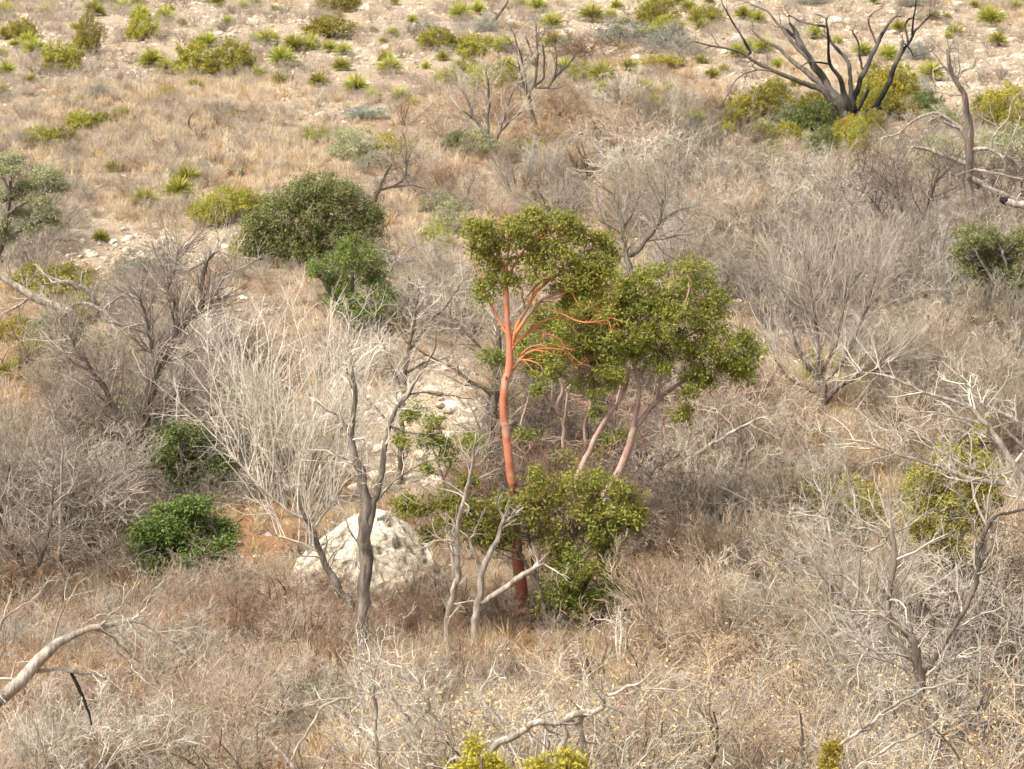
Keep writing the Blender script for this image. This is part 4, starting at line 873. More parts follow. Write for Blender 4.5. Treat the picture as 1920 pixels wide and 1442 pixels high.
small_tree('dead_pole', 'thin straight whitish dead stick in the left thicket', (115, 1080), [[(112,1085,7),(113,1000,7),(115,920,6),(117,860,5),(116,820,3)]], 'dead_silver', 37, Y=YG(112, 1090))

# --- leafy trees
def leafy_tree(name, look, Y, base, limbs, blobs, leaf, twig, seed, **kw):
    T = Tree(name, look, 'tree', Y, base, seed)
    for i, a in enumerate(limbs): T.limb(a, twig, 'trunk' if i == 0 else 'limb', k=7, ground=i == 0)
    T.crown(blobs, leaf, twig, **kw); return T
leafy_tree('juniper_tree', 'large dome-shaped dark olive evergreen left of centre', YG(590, 500), (590, 498),
    [[(590,500,20),(585,460,17),(592,410,12),(600,370,7)], [(588,470,12),(540,430,9),(510,420,5)], [(590,450,12),(640,420,9),(670,400,5)]],
    [(600,350,55,26),(560,370,50,28),(640,365,48,28),(520,405,50,32),(590,400,60,36),(660,400,52,34),(500,440,45,34),(560,450,60,34),(630,445,60,34),(685,430,38,32),(475,465,34,30),(530,485,50,22),(600,482,50,20),(480,420,30,22),(695,400,26,20)],
    'dark_olive', 'dead_dark', 41, dens=.6, leafL=.06, leafW=.032, clump=(.14, .26), nleaf=70)
leafy_tree('oak_shrub', 'fresh green feathery tree just in front of the olive dome', YG(650, 630), (655, 625),
    [[(655,625,14),(655,580,12),(660,530,8),(662,490,5)], [(656,590,8),(620,550,6),(600,520,4)], [(656,580,8),(700,540,6),(712,510,4)]],
    [(665,465,30,20),(640,490,38,24),(690,490,32,24),(610,515,34,26),(660,525,46,30),(705,525,28,28),(600,500,22,14),(640,560,42,26),(690,565,38,28),(720,560,22,26),(670,590,40,20),(735,600,24,18)],
    'fresh_green', 'dead_grey', 42, dens=.55, leafL=.07, leafW=.024, clump=(.11, .20), nleaf=60)
leafy_tree('evergreen_tree', 'pale grey-green evergreen with layered foliage at the left edge', YG(0, 570), (-20, 560),
    [[(-20,560,18),(-10,500,16),(5,450,12),(15,400,9),(20,340,6)], [(0,460,9),(40,430,7),(90,410,4)], [(15,400,8),(60,370,6),(110,355,4)], [(18,360,6),(0,320,5),(-20,300,4)]],
    [(20,300,26,12),(5,320,36,14),(85,330,34,14),(50,350,30,12),(110,350,22,10),(10,365,40,14),(70,378,26,10),(90,402,30,10),(40,400,28,12),(-5,420,30,16),(60,428,26,10),(15,445,26,12),(105,415,18,8)],
    'grey_green', 'dead_grey', 43, dens=1.2, leafL=.06, leafW=.022, clump=(.14, .24), nleaf=75)
leafy_tree('juniper_tree', 'olive evergreen half hidden by white twigs near the right edge', 47.5, (1785, 1120),
    [[(1785,1125,14),(1785,1060,12),(1780,980,9),(1775,900,5)], [(1785,1040,8),(1740,980,6),(1715,940,4)], [(1785,1030,8),(1830,970,6),(1850,930,4)]],
    [(1840,810,20,18),(1780,860,40,28),(1820,870,40,30),(1740,890,44,28),(1850,905,28,26),(1790,920,56,34),(1720,930,36,32),(1760,970,54,34),(1820,965,40,30),(1720,980,32,26),(1750,1015,40,24),(1790,1020,30,24),(1865,940,18,16)],
    'juniper', 'dead_dark', 44, dens=.85, leafL=.06, leafW=.026)
leafy_tree('evergreen_tree', 'grey-green bushy evergreen with drooping twigs at the right edge', YG(1895, 645), (1900, 620),
    [[(1900,640,16),(1895,580,13),(1890,520,8),(1880,470,5)], [(1895,560,8),(1850,510,6),(1830,470,4)]],
    [(1835,445,38,22),(1820,475,34,22),(1870,475,40,26),(1910,460,30,30),(1845,505,38,26),(1890,520,46,32),(1870,560,50,26),(1920,560,34,34),(1835,545,28,20),(1900,590,40,16)],
    'dark_olive', 'dead_grey', 45, dens=1.3, leafL=.06, leafW=.024)
leafy_tree('oak_shrub', 'bright glossy green shrub below the leaning dark tree', YG(340, 1092), (345, 1090),
    [[(345,1092,12),(345,1050,10),(350,1010,6)], [(345,1070,8),(300,1030,6),(285,1000,4)], [(345,1070,8),(395,1040,6),(415,1010,4)]],
    [(330,975,30,20),(370,970,26,20),(300,995,36,26),(350,1005,44,28),(405,1000,26,22),(420,1020,22,22),(275,1025,28,22),(320,1040,44,28),(370,1045,44,26),(410,1050,28,20),(290,1060,26,20),(330,1075,36,16),(352,950,18,14),(300,962,14,14),(424,985,14,18),(380,948,12,14),(265,1000,14,18),(330,950,12,12)],
    'glossy_green', 'dead_dark', 46, dens=1.1, leafL=.08, leafW=.034, clump=(.16, .26), nleaf=75)
leafy_tree('oak_shrub', 'shaded dark green shrub between the leaning tree and the white shoots', YG(350, 940), (350, 930),
    [[(350,935,12),(345,890,10),(340,850,6)], [(348,900,8),(390,870,6),(410,840,4)]],
    [(310,820,30,20),(350,815,36,22),(390,840,32,24),(330,850,44,28),(380,875,44,26),(310,870,32,26),(350,900,42,24),(400,905,26,16),(330,920,26,12),(420,870,22,16)],
    'green_bush', 'dead_dark', 47, dens=.9, leafL=.07, leafW=.028)
leafy_tree('green_shrub', 'yellow-green leafy shrub seen through the white shoots', YG(540, 955), (540, 950),
    [[(540,950,10),(530,890,8),(520,820,6),(500,760,4)], [(530,880,6),(570,840,5),(590,800,4)]],
    [(450,740,32,22),(490,760,36,24),(470,790,36,24),(530,790,36,26),(510,830,36,24),(570,800,32,26),(560,850,34,24),(590,860,26,24),(450,760,26,18),(600,820,24,20)],
    'grey_green', 'dead_grey', 48, dens=.5, leafL=.06, leafW=.024)
for (u, v, blobs, lk) in ((910, 1500, [(890,1405,16,18),(885,1430,24,20),(920,1435,22,14),(935,1448,18,14),(880,1460,50,24)], 'bright yellow-green conifer tip at the bottom edge, left one of two'),
                     (1070, 1500, [(1065,1425,26,14),(1080,1440,26,16),(1010,1440,12,12),(1050,1460,50,24)], 'bright yellow-green conifer tip at the bottom edge, right one of two'),
                     (1556, 1500, [(1557,1405,9,16),(1557,1430,14,20),(1558,1455,18,20)], 'narrow yellow-green conifer tip at the bottom edge beneath the slanting branches')):
    leafy_tree('juniper_tree', lk, 26.5, (u, v), [[(u,1540,10),(u-4,1460,7),(u-6,1420,3)]], blobs, 'olive_yellow', 'dead_grey', u, dens=1.6, leafL=.05, leafW=.02, clump=(.06, .11), nleaf=60)
# ================================================================== boulder
def make_boulder():
    bm = bmesh.new(); bmesh.ops.create_icosphere(bm, subdivisions=6, radius=1)
    co = np.array([v.co[:] for v in bm.verts]); rg = np.random.default_rng(3)
    Y = YG(690, 1140) + .9; c = at(692, 1075, Y); s = px(Y)
    base_z = float(H(c[0], c[1])) - .3
    # facets: planes with given normals (x right, y away, z up) and distances in metres
    planes = [((-.75, -.35, .55), .80), ((.55, -.5, .66), .82), ((0, -.9, .42), .72), ((-.1, -.3, .95), .98), ((.9, -.1, .4), 1.10), ((-.95, .1, .3), 1.2), ((.1, .9, .4), .9), ((.3, -.75, .2), .9), ((-.45, -.85, .1), .88), ((.2, .1, 1), 1.0), ((.75, -.55, .35), 1.02)]
    p = co * 1.6
    for _ in range(34):
        nn_ = norm(rg.normal(size=3)); planes.append(((nn_[0], nn_[1], abs(nn_[2])), rg.uniform(.74, .98)))
    for n, d in planes:
        n = np.array(n) / np.linalg.norm(n); e = p @ n - d; p = p - np.where(e > 0, e, 0)[:, None] * n
    p = p * np.array([1.48, 1.15, 1.12])
    p[:, 2] *= 1 + .30 * np.exp(-((p[:, 0] - .12) / .55) ** 2) - .25 * np.clip(np.abs(p[:, 0]) - .55, 0, 1)
    nr = norm(p)
    def f3(q, s): return fbm(q[:, 0] + q[:, 1] * .7 + 40, q[:, 2] + q[:, 1] * .6 + 60, 4, s)
    n1 = f3(p, 1.6); n2 = f3(p + 9, 4.5); n3 = f3(p * [1, 1, .8] + 31, 2.2)
    crack = np.clip(1 - np.abs(n3) * 11, 0, 1) * np.clip(.7 + n1 * 2, 0, 1)
    crack2 = np.clip(1 - np.abs(f3(p + 77, 5.0)) * 8, 0, 1) * .4
    ck = np.maximum(crack, crack2)
    st_ = (p[:, 2] * 2.6 + p[:, 0] * .5 + 1.2 * n1) % 1.0
    p = p + nr * (.05 * n1 + .02 * n2 + .04 * st_ + .02 * f3(p + 5, 11) - .13 * crack - .05 * crack2)[:, None]
    for v, q in zip(bm.verts, p): v.co = q
    me = bpy.data.meshes.new('boulder'); bm.to_mesh(me); bm.free(); me.materials.append(M['boulder'])
    a = me.attributes.new('crack', 'FLOAT', 'POINT'); a.data.foreach_set('value', (np.clip(crack * 1.1, 0, 1) * .75).astype(np.float32))
    for f in me.polygons: f.use_smooth = False
    o = link('boulder', me, loc=(c[0], c[1], base_z + .36)); o.scale = (1.34, 1.15, 1.42)
    tag(o, label='large cracked white limestone boulder behind the dead double trunk', cat='rock'); THINGS.append((o, None))
make_boulder()

# ================================================================== big stones
def rock(u, v, w, look='pale limestone block', mat=None, me=None):
    p = G(u, v); s = w / px(p[1]) * 1.28
    r = me or random.choice(ROCK)
    o = place('rock', r, p, (s, s * random.uniform(.7, 1), s * random.uniform(.75, 1.1)), look, 'rock', 'loose limestone rocks', sink=s * .04, tilt=.25)
    return o
BIG = [(815,905,60,'big rounded cream boulder'),(690,840,52,'big rounded cream boulder'),(700,895,46,'cream limestone block'),(745,885,34,'cream limestone block'),(890,525,22,'small white stone'),(700,775,26,''),(755,760,30,''),(810,735,46,'flat tan slab'),(850,760,30,''),
       (735,805,28,''),(790,850,34,''),(850,820,34,''),(875,850,28,''),(870,790,34,''),(820,780,30,''),(765,900,28,''),(445,1022,26,'white stone'),(450,1048,28,'tan round stone'),(425,1025,18,''),(437,1045,14,'white stone'),(1470,630,34,'pale stone'),
       (75,1100,30,'tan stone'),(10,1095,26,'tan stone'),(430,1120,20,'white stone'),(340,1105,24,''),(375,1115,26,''),(280,945,28,''),(495,1050,18,''),(470,1080,16,''),
       (1560,45,34,''),(1795,10,30,''),(1880,30,30,''),(1500,40,34,'flat pale slab'),(1550,42,36,''),(1590,40,26,''),(1590,55,24,''),(1390,72,36,'pale cream rock'),(1355,100,20,''),(1705,140,30,'upright cream rock'),(1765,162,26,''),(1830,165,30,''),(1845,180,24,''),
       (1790,105,34,''),(1840,100,24,''),(1910,108,28,''),(1885,125,22,''),(1800,90,26,''),(1740,130,22,''),(1730,168,24,''),(1900,75,20,''),(1620,20,24,''),(1015,62,26,'white rock'),(1065,60,28,''),(1050,25,20,''),(1120,5,22,''),(845,46,22,''),(845,68,26,''),
       (690,20,34,'pale rounded rock'),(660,45,20,''),(1210,50,16,''),(1195,95,24,'white rock'),(1190,110,22,''),(520,14,34,'pale rounded rock'),(405,42,20,''),(410,65,22,''),(430,68,18,''),(5,70,22,''),(300,60,16,''),(335,62,18,''),(50,30,14,''),(120,65,14,''),
       (158,475,22,''),(170,480,24,'tan block'),(218,462,22,''),(235,470,18,''),(420,464,28,'white oblong stone'),(310,455,40,''),(320,475,30,''),(190,505,22,''),(215,490,20,''),(140,480,18,''),(265,500,20,''),(430,550,34,'tan slab'),(455,560,28,''),(365,505,22,''),
       (400,600,16,''),(90,490,20,''),(105,475,18,''),(495,482,16,''),(400,335,12,''),(300,292,16,''),(925,330,22,''),(905,345,16,''),(790,306,12,''),(760,320,12,''),(1840,620,20,''),(1775,635,22,''),(1690,700,24,''),(1610,740,24,'')]
for u, v, wd, lk in BIG: rock(u, v, wd, lk or random.choice(['pale limestone rock', 'tan limestone rock', 'angular cream rock', 'flat pale rock']))
ZR = [(1500, 10, 1915, 200, 55, 12, 24), (640, 0, 1300, 120, 30, 10, 20), (0, 0, 640, 170, 34, 10, 18), (110, 430, 520, 590, 36, 12, 22), (650, 720, 900, 920, 60, 16, 36), (400, 1020, 520, 1100, 8, 10, 18)]
for x0, y0, x1, y1, n, a, b in ZR:
    for i in range(n): rock(random.uniform(x0, x1), random.uniform(y0, y1), random.uniform(a, b), random.choice(['small pale stone', 'small tan stone', 'small angular stone', 'small whitish stone']))

# ================================================================== sotols
SP = [(178,32,28),(85,28,18),(232,24,28),(255,14,28),(243,2,26),(258,40,24),(305,38,20),(318,26,18),(407,14,26),(28,92,20),(65,105,38),(4,108,20),(13,142,30),(56,158,24),(5,182,30),(286,128,42),(312,140,32),(388,90,30),(503,88,32),(483,148,30),(522,160,22),(528,126,38),(550,98,34),(583,90,30),
      (617,98,28),(640,134,30),(597,165,36),(163,164,16),(210,324,20),(336,374,40),(350,350,42),(272,390,40),(188,455,30),(365,170,22),(645,106,26),(730,140,38),(668,176,36),(762,180,14),(776,205,22),(862,38,34),(897,28,26),(979,16,22),(1008,24,34),(1035,55,32),(1158,18,22),(1108,42,38),(1145,38,20),
      (1172,48,20),(1230,10,22),(1252,12,18),(773,44,20),(830,116,22),(915,90,24),(945,100,32),(965,54,14),(1040,88,30),(1133,160,40),(1136,184,34),(1180,132,24),(1192,148,22),(1207,180,30),(1228,205,34),(1270,236,26),(1272,10,24),(1060,138,30),(890,148,30),(1290,26,26),(1393,40,26),(1420,46,28),(1385,108,32),(1430,100,28),
      (1357,134,16),(1315,122,20),(1335,148,20),(1460,130,24),(1527,72,30),(1665,114,34),(1617,106,30),(1684,60,26),(1750,40,22),(1787,66,20),(1857,50,38),(1745,152,36),(1490,165,20),(62,695,54),(20,712,44),(455,18,16),(740,10,16),(1330,8,20),(1640,8,18),(1905,20,18),(950,130,24),(1090,120,20),(1255,175,20),(700,60,14)]
SP += [(random.uniform(0, 1900), random.uniform(0, 110), random.uniform(12, 28)) for _ in range(34)] + [(random.uniform(640, 1320), random.uniform(40, 230), random.uniform(14, 30)) for _ in range(14)]
for i, (u, v, d) in enumerate(SP):
    p = G(u, v); s = d / px(p[1]) / .66 * random.uniform(.85, 1.15)
    lk = ('big ' if d > 34 else 'small ' if d < 23 else '') + random.choice(['spiky green sotol rosette', 'yellow-green sotol rosette', 'spiky bright green sotol'])
    place('sotol', SOTOL[i % 4], p, s, lk, 'plant', 'sotol plants on the slope', tilt=.15)

# ================================================================== leafy shrubs (u, base v, width, height, kind, look)
SH = [(125,135,64,56,'juniper','dark green upright juniper shrub'),(165,105,44,70,'juniper','tall green spiry juniper shrub'),(100,136,40,36,'juniper','low dark green juniper shrub'),(42,72,48,36,'juniper','dark rounded juniper shrub'),(265,78,48,48,'juniper','round olive juniper shrub'),(367,142,74,60,'juniper','wide olive juniper shrub'),
      (438,138,64,62,'juniper','dark juniper shrub with upright tips'),(615,72,82,38,'juniper','low wide olive shrub'),(640,22,60,30,'juniper','olive shrub at the top edge'),(200,8,30,24,'green_bush','green shrub at the top edge'),(820,94,62,38,'juniper','green shrub'),(885,106,56,36,'juniper','green shrub'),
      (1325,46,58,34,'juniper','olive shrub'),(1230,52,64,46,'juniper','olive shrub'),(80,280,60,38,'juniper','olive juniper shrub'),(120,276,46,36,'juniper','olive juniper shrub'),(148,246,50,34,'juniper','olive juniper shrub'),(185,244,44,28,'juniper','olive juniper shrub'),(232,222,30,22,'juniper','small round olive shrub'),
      (445,220,36,18,'olive_yellow','low yellow-olive shrub'),(310,182,40,18,'olive_yellow','low yellow-olive shrub'),(415,212,30,20,'grey_green','small grey-green shrub'),(395,425,60,52,'juniper','yellow-olive juniper shrub'),(432,410,70,56,'juniper','yellow-olive juniper shrub'),(470,405,56,46,'juniper','olive juniper shrub'),(480,490,80,64,'juniper','olive juniper shrub'),
      (668,298,78,54,'grey_green','round grey-green shrub'),(738,298,80,60,'olive_yellow','golden olive shrub'),(185,184,44,28,'blue_grey','blue-grey shrub'),(290,515,110,56,'blue_grey','blue-grey shrub on the stony bank'),(680,222,84,28,'blue_grey','low blue-grey shrub'),(380,322,26,22,'blue_grey','small blue-grey shrub'),(530,150,20,16,'blue_grey','small blue-grey shrub'),
      (915,60,40,34,'blue_grey','blue-grey shrub at the foot of the crooked stem'),(910,60,30,24,'blue_grey','blue-grey shrub'),(1440,235,76,70,'juniper','green juniper shrub'),(1410,228,50,50,'juniper','olive juniper shrub'),(1470,240,56,56,'grey_green','grey-green shrub'),(1500,246,50,44,'green_bush','green shrub'),(1540,246,66,52,'green_bush','dark green shrub at the foot of the burnt tree'),
      (1585,262,50,42,'olive_yellow','yellow-green shrub before the burnt trunk'),(1565,270,40,34,'olive_yellow','yellow-green shrub before the burnt trunk'),(1630,250,44,40,'juniper','olive shrub'),(1660,195,70,74,'olive_yellow','tall yellow-olive shrub'),(1685,190,50,64,'juniper','olive shrub'),(1300,246,50,40,'juniper','green shrub'),(1310,280,44,36,'grey_green','grey-green shrub'),
      (1370,245,44,40,'juniper','dark olive shrub'),(1350,262,40,30,'juniper','olive shrub'),(1425,270,36,36,'juniper','olive shrub'),(1515,280,22,34,'grey_green','upright grey-green shrub'),(1570,330,80,46,'grey_green','grey-green shrub'),(1600,320,44,50,'olive_yellow','yellow-olive shrub'),(1690,225,60,36,'olive_yellow','yellow-olive shrub'),(1890,225,84,60,'olive_yellow','bright olive shrub'),
      (1870,240,60,50,'juniper','olive shrub'),(1900,330,110,90,'grey_green','grey-green shrub'),(1860,300,70,60,'grey_green','grey-green shrub'),(1720,115,50,36,'blue_grey','blue-grey shrub'),(1720,175,46,34,'blue_grey','blue-grey shrub'),(1875,65,16,16,'blue_grey','tiny blue-grey shrub'),(1520,6,60,20,'blue_grey','blue-grey shrub at the top edge'),(1710,12,60,20,'blue_grey','blue-grey shrub at the top edge'),
      (1235,124,74,26,'olive_yellow','flat yellow-green cushion shrub'),(1065,100,44,34,'blue_grey','grey shrub'),(1160,86,100,50,'blue_grey','grey shrub'),(1255,105,90,60,'blue_grey','grey rounded shrub'),(845,160,60,30,'green_spiky','green spiky shrub'),(900,175,56,40,'green_spiky','green spiky shrub'),(940,165,60,50,'green_spiky','pale green spiky shrub'),
      (870,140,50,34,'green_spiky','pale green spiky shrub'),(1090,160,50,40,'green_spiky','green spiky shrub'),(800,62,50,24,'blue_grey','low grey shrub'),(1000,300,56,34,'juniper','dark green shrub'),(900,290,70,44,'grey_green','grey-green shrub beneath the forked bare tree'),(860,280,44,30,'green_bush','small green shrub'),
      (120,560,110,60,'juniper','olive shrub behind the fallen trunk'),(60,548,70,50,'juniper','dark olive shrub'),(150,600,60,50,'green_spiky','green spiky shrub'),(100,650,90,80,'grey_green','grey-green shrub'),(170,720,110,90,'grey_green','grey-green shrub'),(200,820,150,100,'grey_green','grey-green shrub'),(180,880,80,60,'green_bush','green shrub at the foot of the leaning tree'),
      (330,700,90,90,'grey_green','grey-green shrub'),(1525,720,40,60,'juniper','narrow dark green shrub on the bare tree'),(1535,870,46,70,'juniper','dark green shrub'),(1510,980,90,90,'juniper','olive shrub behind pale twigs'),(1580,1010,120,110,'juniper','olive shrub behind pale twigs'),(1540,900,80,60,'juniper','olive shrub'),
      (1380,1170,60,50,'green_bush','green shrub'),(1260,1150,80,50,'green_bush','dark green shrub'),(830,400,60,44,'grey_green','grey-green shrub'),(845,440,60,60,'grey_green','grey-green shrub'),(820,470,60,50,'green_spiky','pale green shrub'),(1690,560,80,50,'grey_green','grey-green shrub'),(1700,700,90,60,'grey_green','grey-green shrub'),(1600,690,60,40,'grey_green','grey-green shrub'),
      (590,1330,90,60,'grey_green','grey-green shrub low left of centre'),(30,640,70,40,'olive_yellow','yellow-green shrub'),(250,690,60,40,'grey_green','grey-green shrub'),(440,330,30,18,'grey_green','tiny grey-green shrub'),(590,262,46,26,'green_spiky','pale green shrub'),(640,265,40,26,'grey_green','grey-green shrub'),
      (1395,228,44,48,'juniper','olive shrub'),(1455,215,50,60,'juniper','green juniper shrub'),(1485,225,44,56,'olive_yellow','yellow-olive shrub'),(1520,232,56,54,'juniper','dark olive shrub'),(1555,225,50,50,'juniper','olive shrub'),(1620,215,50,60,'juniper','olive shrub'),
      (1650,225,60,56,'juniper','olive shrub'),(1640,180,56,56,'juniper','tall olive shrub'),(1700,195,40,44,'juniper','olive shrub'),(1740,215,50,40,'green_bush','green shrub'),(1330,225,40,36,'grey_green','grey-green shrub'),(1360,215,44,30,'juniper','olive shrub'),(1440,262,50,40,'grey_green','grey-green shrub'),
      (1480,268,40,36,'juniper','olive shrub'),(1545,290,44,50,'green_bush','green shrub'),(1610,285,40,60,'juniper','upright olive shrub'),(1335,290,40,34,'juniper','green shrub'),(1310,262,36,40,'green_bush','green shrub'),(1500,345,90,50,'grey_green','pale grey-green shrub'),(1440,320,60,50,'grey_green','grey-green shrub'),
      (1770,240,60,46,'grey_green','grey-green shrub'),(1760,330,70,70,'grey_green','grey-green shrub'),(1850,215,50,40,'juniper','olive shrub'),(1915,255,60,50,'juniper','olive shrub'),(1245,60,50,30,'juniper','olive shrub'),(1210,30,40,26,'green_spiky','green spiky shrub'),(700,315,70,30,'grey_green','grey-green shrub'),(950,300,60,34,'grey_green','grey-green shrub')]
for i, (u, v, wd, h, kind, lk) in enumerate(SH):
    p = G(u, v); s = 1 / px(p[1]); P = LEAFY[kind]
    place({'juniper': 'juniper_shrub', 'olive_yellow': 'golden_shrub', 'green_bush': 'green_shrub', 'grey_green': 'sage_shrub', 'blue_grey': 'sage_shrub', 'green_spiky': 'green_shrub'}[kind],
          P[i % len(P)], p, (wd * s / 1.1, wd * s / 1.1, h * s / .9), lk, 'shrub', 'evergreen and leafy shrubs', sink=.03)

# ================================================================== bare shrubs in zones
def zone(n, poly, kinds, mats, hr, look, asp=(.9, 1.3), name=None, group='leafless shrubs in the brush'):
    poly = np.array(poly, float); a, b = poly.min(0), poly.max(0); got = []
    tries = 0
    while len(got) < n and tries < 8000:
        tries += 1
        u, v = random.uniform(a[0], b[0]), random.uniform(a[1], b[1])
        ins = False
        for i in range(len(poly)):
            x1, y1 = poly[i]; x2, y2 = poly[i - 1]
            if (y1 > v) != (y2 > v) and u < (x2 - x1) * (v - y1) / (y2 - y1) + x1: ins = not ins
        if not ins: continue
        md = .55 * math.sqrt((b[0] - a[0]) * (b[1] - a[1]) / n) * (1 - tries / 9000)
        if any((u - q[0]) ** 2 + (2.0 * (v - q[1])) ** 2 < md * md for q in got): continue
        got.append((u, v))
    for u, v in got:
        q = G(u, v)
        if blobmask(q[0], q[1], BARE) > .4: continue
        k = random.choice(kinds); m = random.choice(mats); P = BUSH[k]
        p = G(u, v); h = random.uniform(*hr); w_ = h * random.uniform(*asp)
        ms = [m, 'stem_' + m] if k not in ('dryleaf', 'rust') else [m, 'stem_' + m, None]
        hw = 'low' if h < 1.0 else 'tall' if h > 2.3 else 'mid-height'
        cw = {'twig_grey': 'grey', 'twig_pink': 'pinkish brown', 'twig_tan': 'tan', 'twig_red': 'reddish', 'twig_white': 'whitish', 'twig_dark': 'dark brown'}[m]
        kw = {'round': 'rounded bare shrub', 'vase': 'upright leafless shrub', 'tangle': 'tangled leafless shrub', 'arching': 'arching leafless shrub', 'dryleaf': 'shrub with dry tan leaves', 'rust': 'shrub covered in dry rust leaves', 'sparse': 'open leafless shrub', 'claw': 'crooked open leafless shrub'}[k]
        place({'dryleaf': 'dry_leaf_shrub', 'rust': 'rust_shrub', 'vase': 'upright_bare_shrub'}.get(k, 'bare_shrub'), random.choice(P), p, (w_, w_, h), f'{hw} {cw} {kw}', 'shrub', group, mats=ms, sink=.03)
GP = ['twig_grey', 'twig_pink']
zone(24, [(0,175),(640,185),(860,320),(700,340),(420,330),(0,330)], ['round','tangle'], GP, (.5, .9), '')
zone(9, [(100,330),(420,330),(470,400),(330,450),(120,430)], ['round','tangle'], GP, (.4, .8), '')
zone(28, [(720,200),(1330,190),(1380,330),(1200,430),(760,400)], ['round','vase','round','tangle','sparse'], ['twig_grey','twig_pink','twig_tan','twig_white','twig_red'], (.8, 1.7), '')
zone(44, [(1150,290),(1400,340),(1750,340),(1900,310),(1920,430),(1780,580),(1250,500)], ['round','vase','sparse','tangle','arching','round'], ['twig_grey','twig_white','twig_pink','twig_tan','twig_dark','twig_grey'], (1.0, 2.6), '')
zone(16, [(960,860),(1220,850),(1230,1000),(960,1010)], ['round','tangle','arching'], ['twig_dark','twig_dark','twig_grey','twig_red'], (1.6, 2.6), '')
zone(14, [(720,1140),(1190,1120),(1190,1200),(860,1230)], ['round','tangle','arching'], ['twig_dark','twig_red','twig_dark','twig_pink'], (.8, 1.4), '')
zone(14, [(930,640),(1250,700),(1250,840),(940,830)], ['round','tangle'], ['twig_dark','twig_dark','twig_pink'], (1.2, 2.0), '')
zone(16, [(1320,480),(1760,520),(1700,640),(1440,640)], ['vase','round'], GP, (1.6, 2.8), '')
zone(22, [(1620,620),(1930,640),(1930,900),(1700,880)], ['vase','sparse','round'], ['twig_grey','twig_white','twig_pink'], (1.2, 2.2), '')
zone(22, [(1200,780),(1480,780),(1500,1090),(1200,1080)], ['tangle','round','arching'], ['twig_pink','twig_red','twig_pink','twig_tan','twig_grey'], (1.2, 2.2), '')
zone(12, [(700,430),(900,430),(950,640),(760,640)], ['tangle','sparse','round'], ['twig_grey','twig_pink','twig_white'], (1.0, 1.9), '')
zone(11, [(-40,960),(160,950),(170,1080),(-40,1120)], ['vase','round','arching'], ['twig_grey','twig_grey','twig_pink'], (1.8, 3.0), '')
zone(8, [(0,640),(130,640),(180,820),(0,860)], ['sparse','round'], ['twig_pink','twig_tan'], (.9, 1.6), '')
zone(6, [(0,440),(90,450),(100,520),(0,560)], ['round','tangle'], ['twig_grey'], (1.2, 2.0), '')
zone(12, [(110,700),(460,640),(460,930),(150,900)], ['sparse','vase','round'], ['twig_grey','twig_white'], (1.2, 2.2), '')
zone(12, [(420,1100),(900,1160),(960,1260),(420,1240)], ['round','tangle','sparse'], ['twig_red','twig_pink','twig_pink'], (.8, 1.5), '')
zone(46, [(-40,1130),(440,1160),(900,1300),(900,1500),(-40,1560)], ['sparse','claw','round','arching','claw'], ['twig_pink','twig_red','twig_pink','twig_white','twig_grey','twig_white'], (.8, 1.6), '')
zone(46, [(820,1300),(1250,1200),(1500,1200),(1950,1250),(1950,1620),(820,1620)], ['dryleaf','round','sparse','claw','arching','dryleaf'], ['twig_tan','twig_pink','twig_grey','twig_tan','twig_white'], (1.3, 2.1), '')
zone(24, [(1220,1120),(1480,1080),(1950,1120),(1950,1280),(1300,1280)], ['dryleaf','round','vase'], ['twig_tan','twig_grey','twig_pink'], (1.3, 2.2), '')
zone(14, [(1580,1180),(1950,1150),(1950,1440),(1640,1440)], ['arching','tangle','sparse','claw'], ['twig_grey','twig_dark','twig_white'], (1.8, 2.8), '')
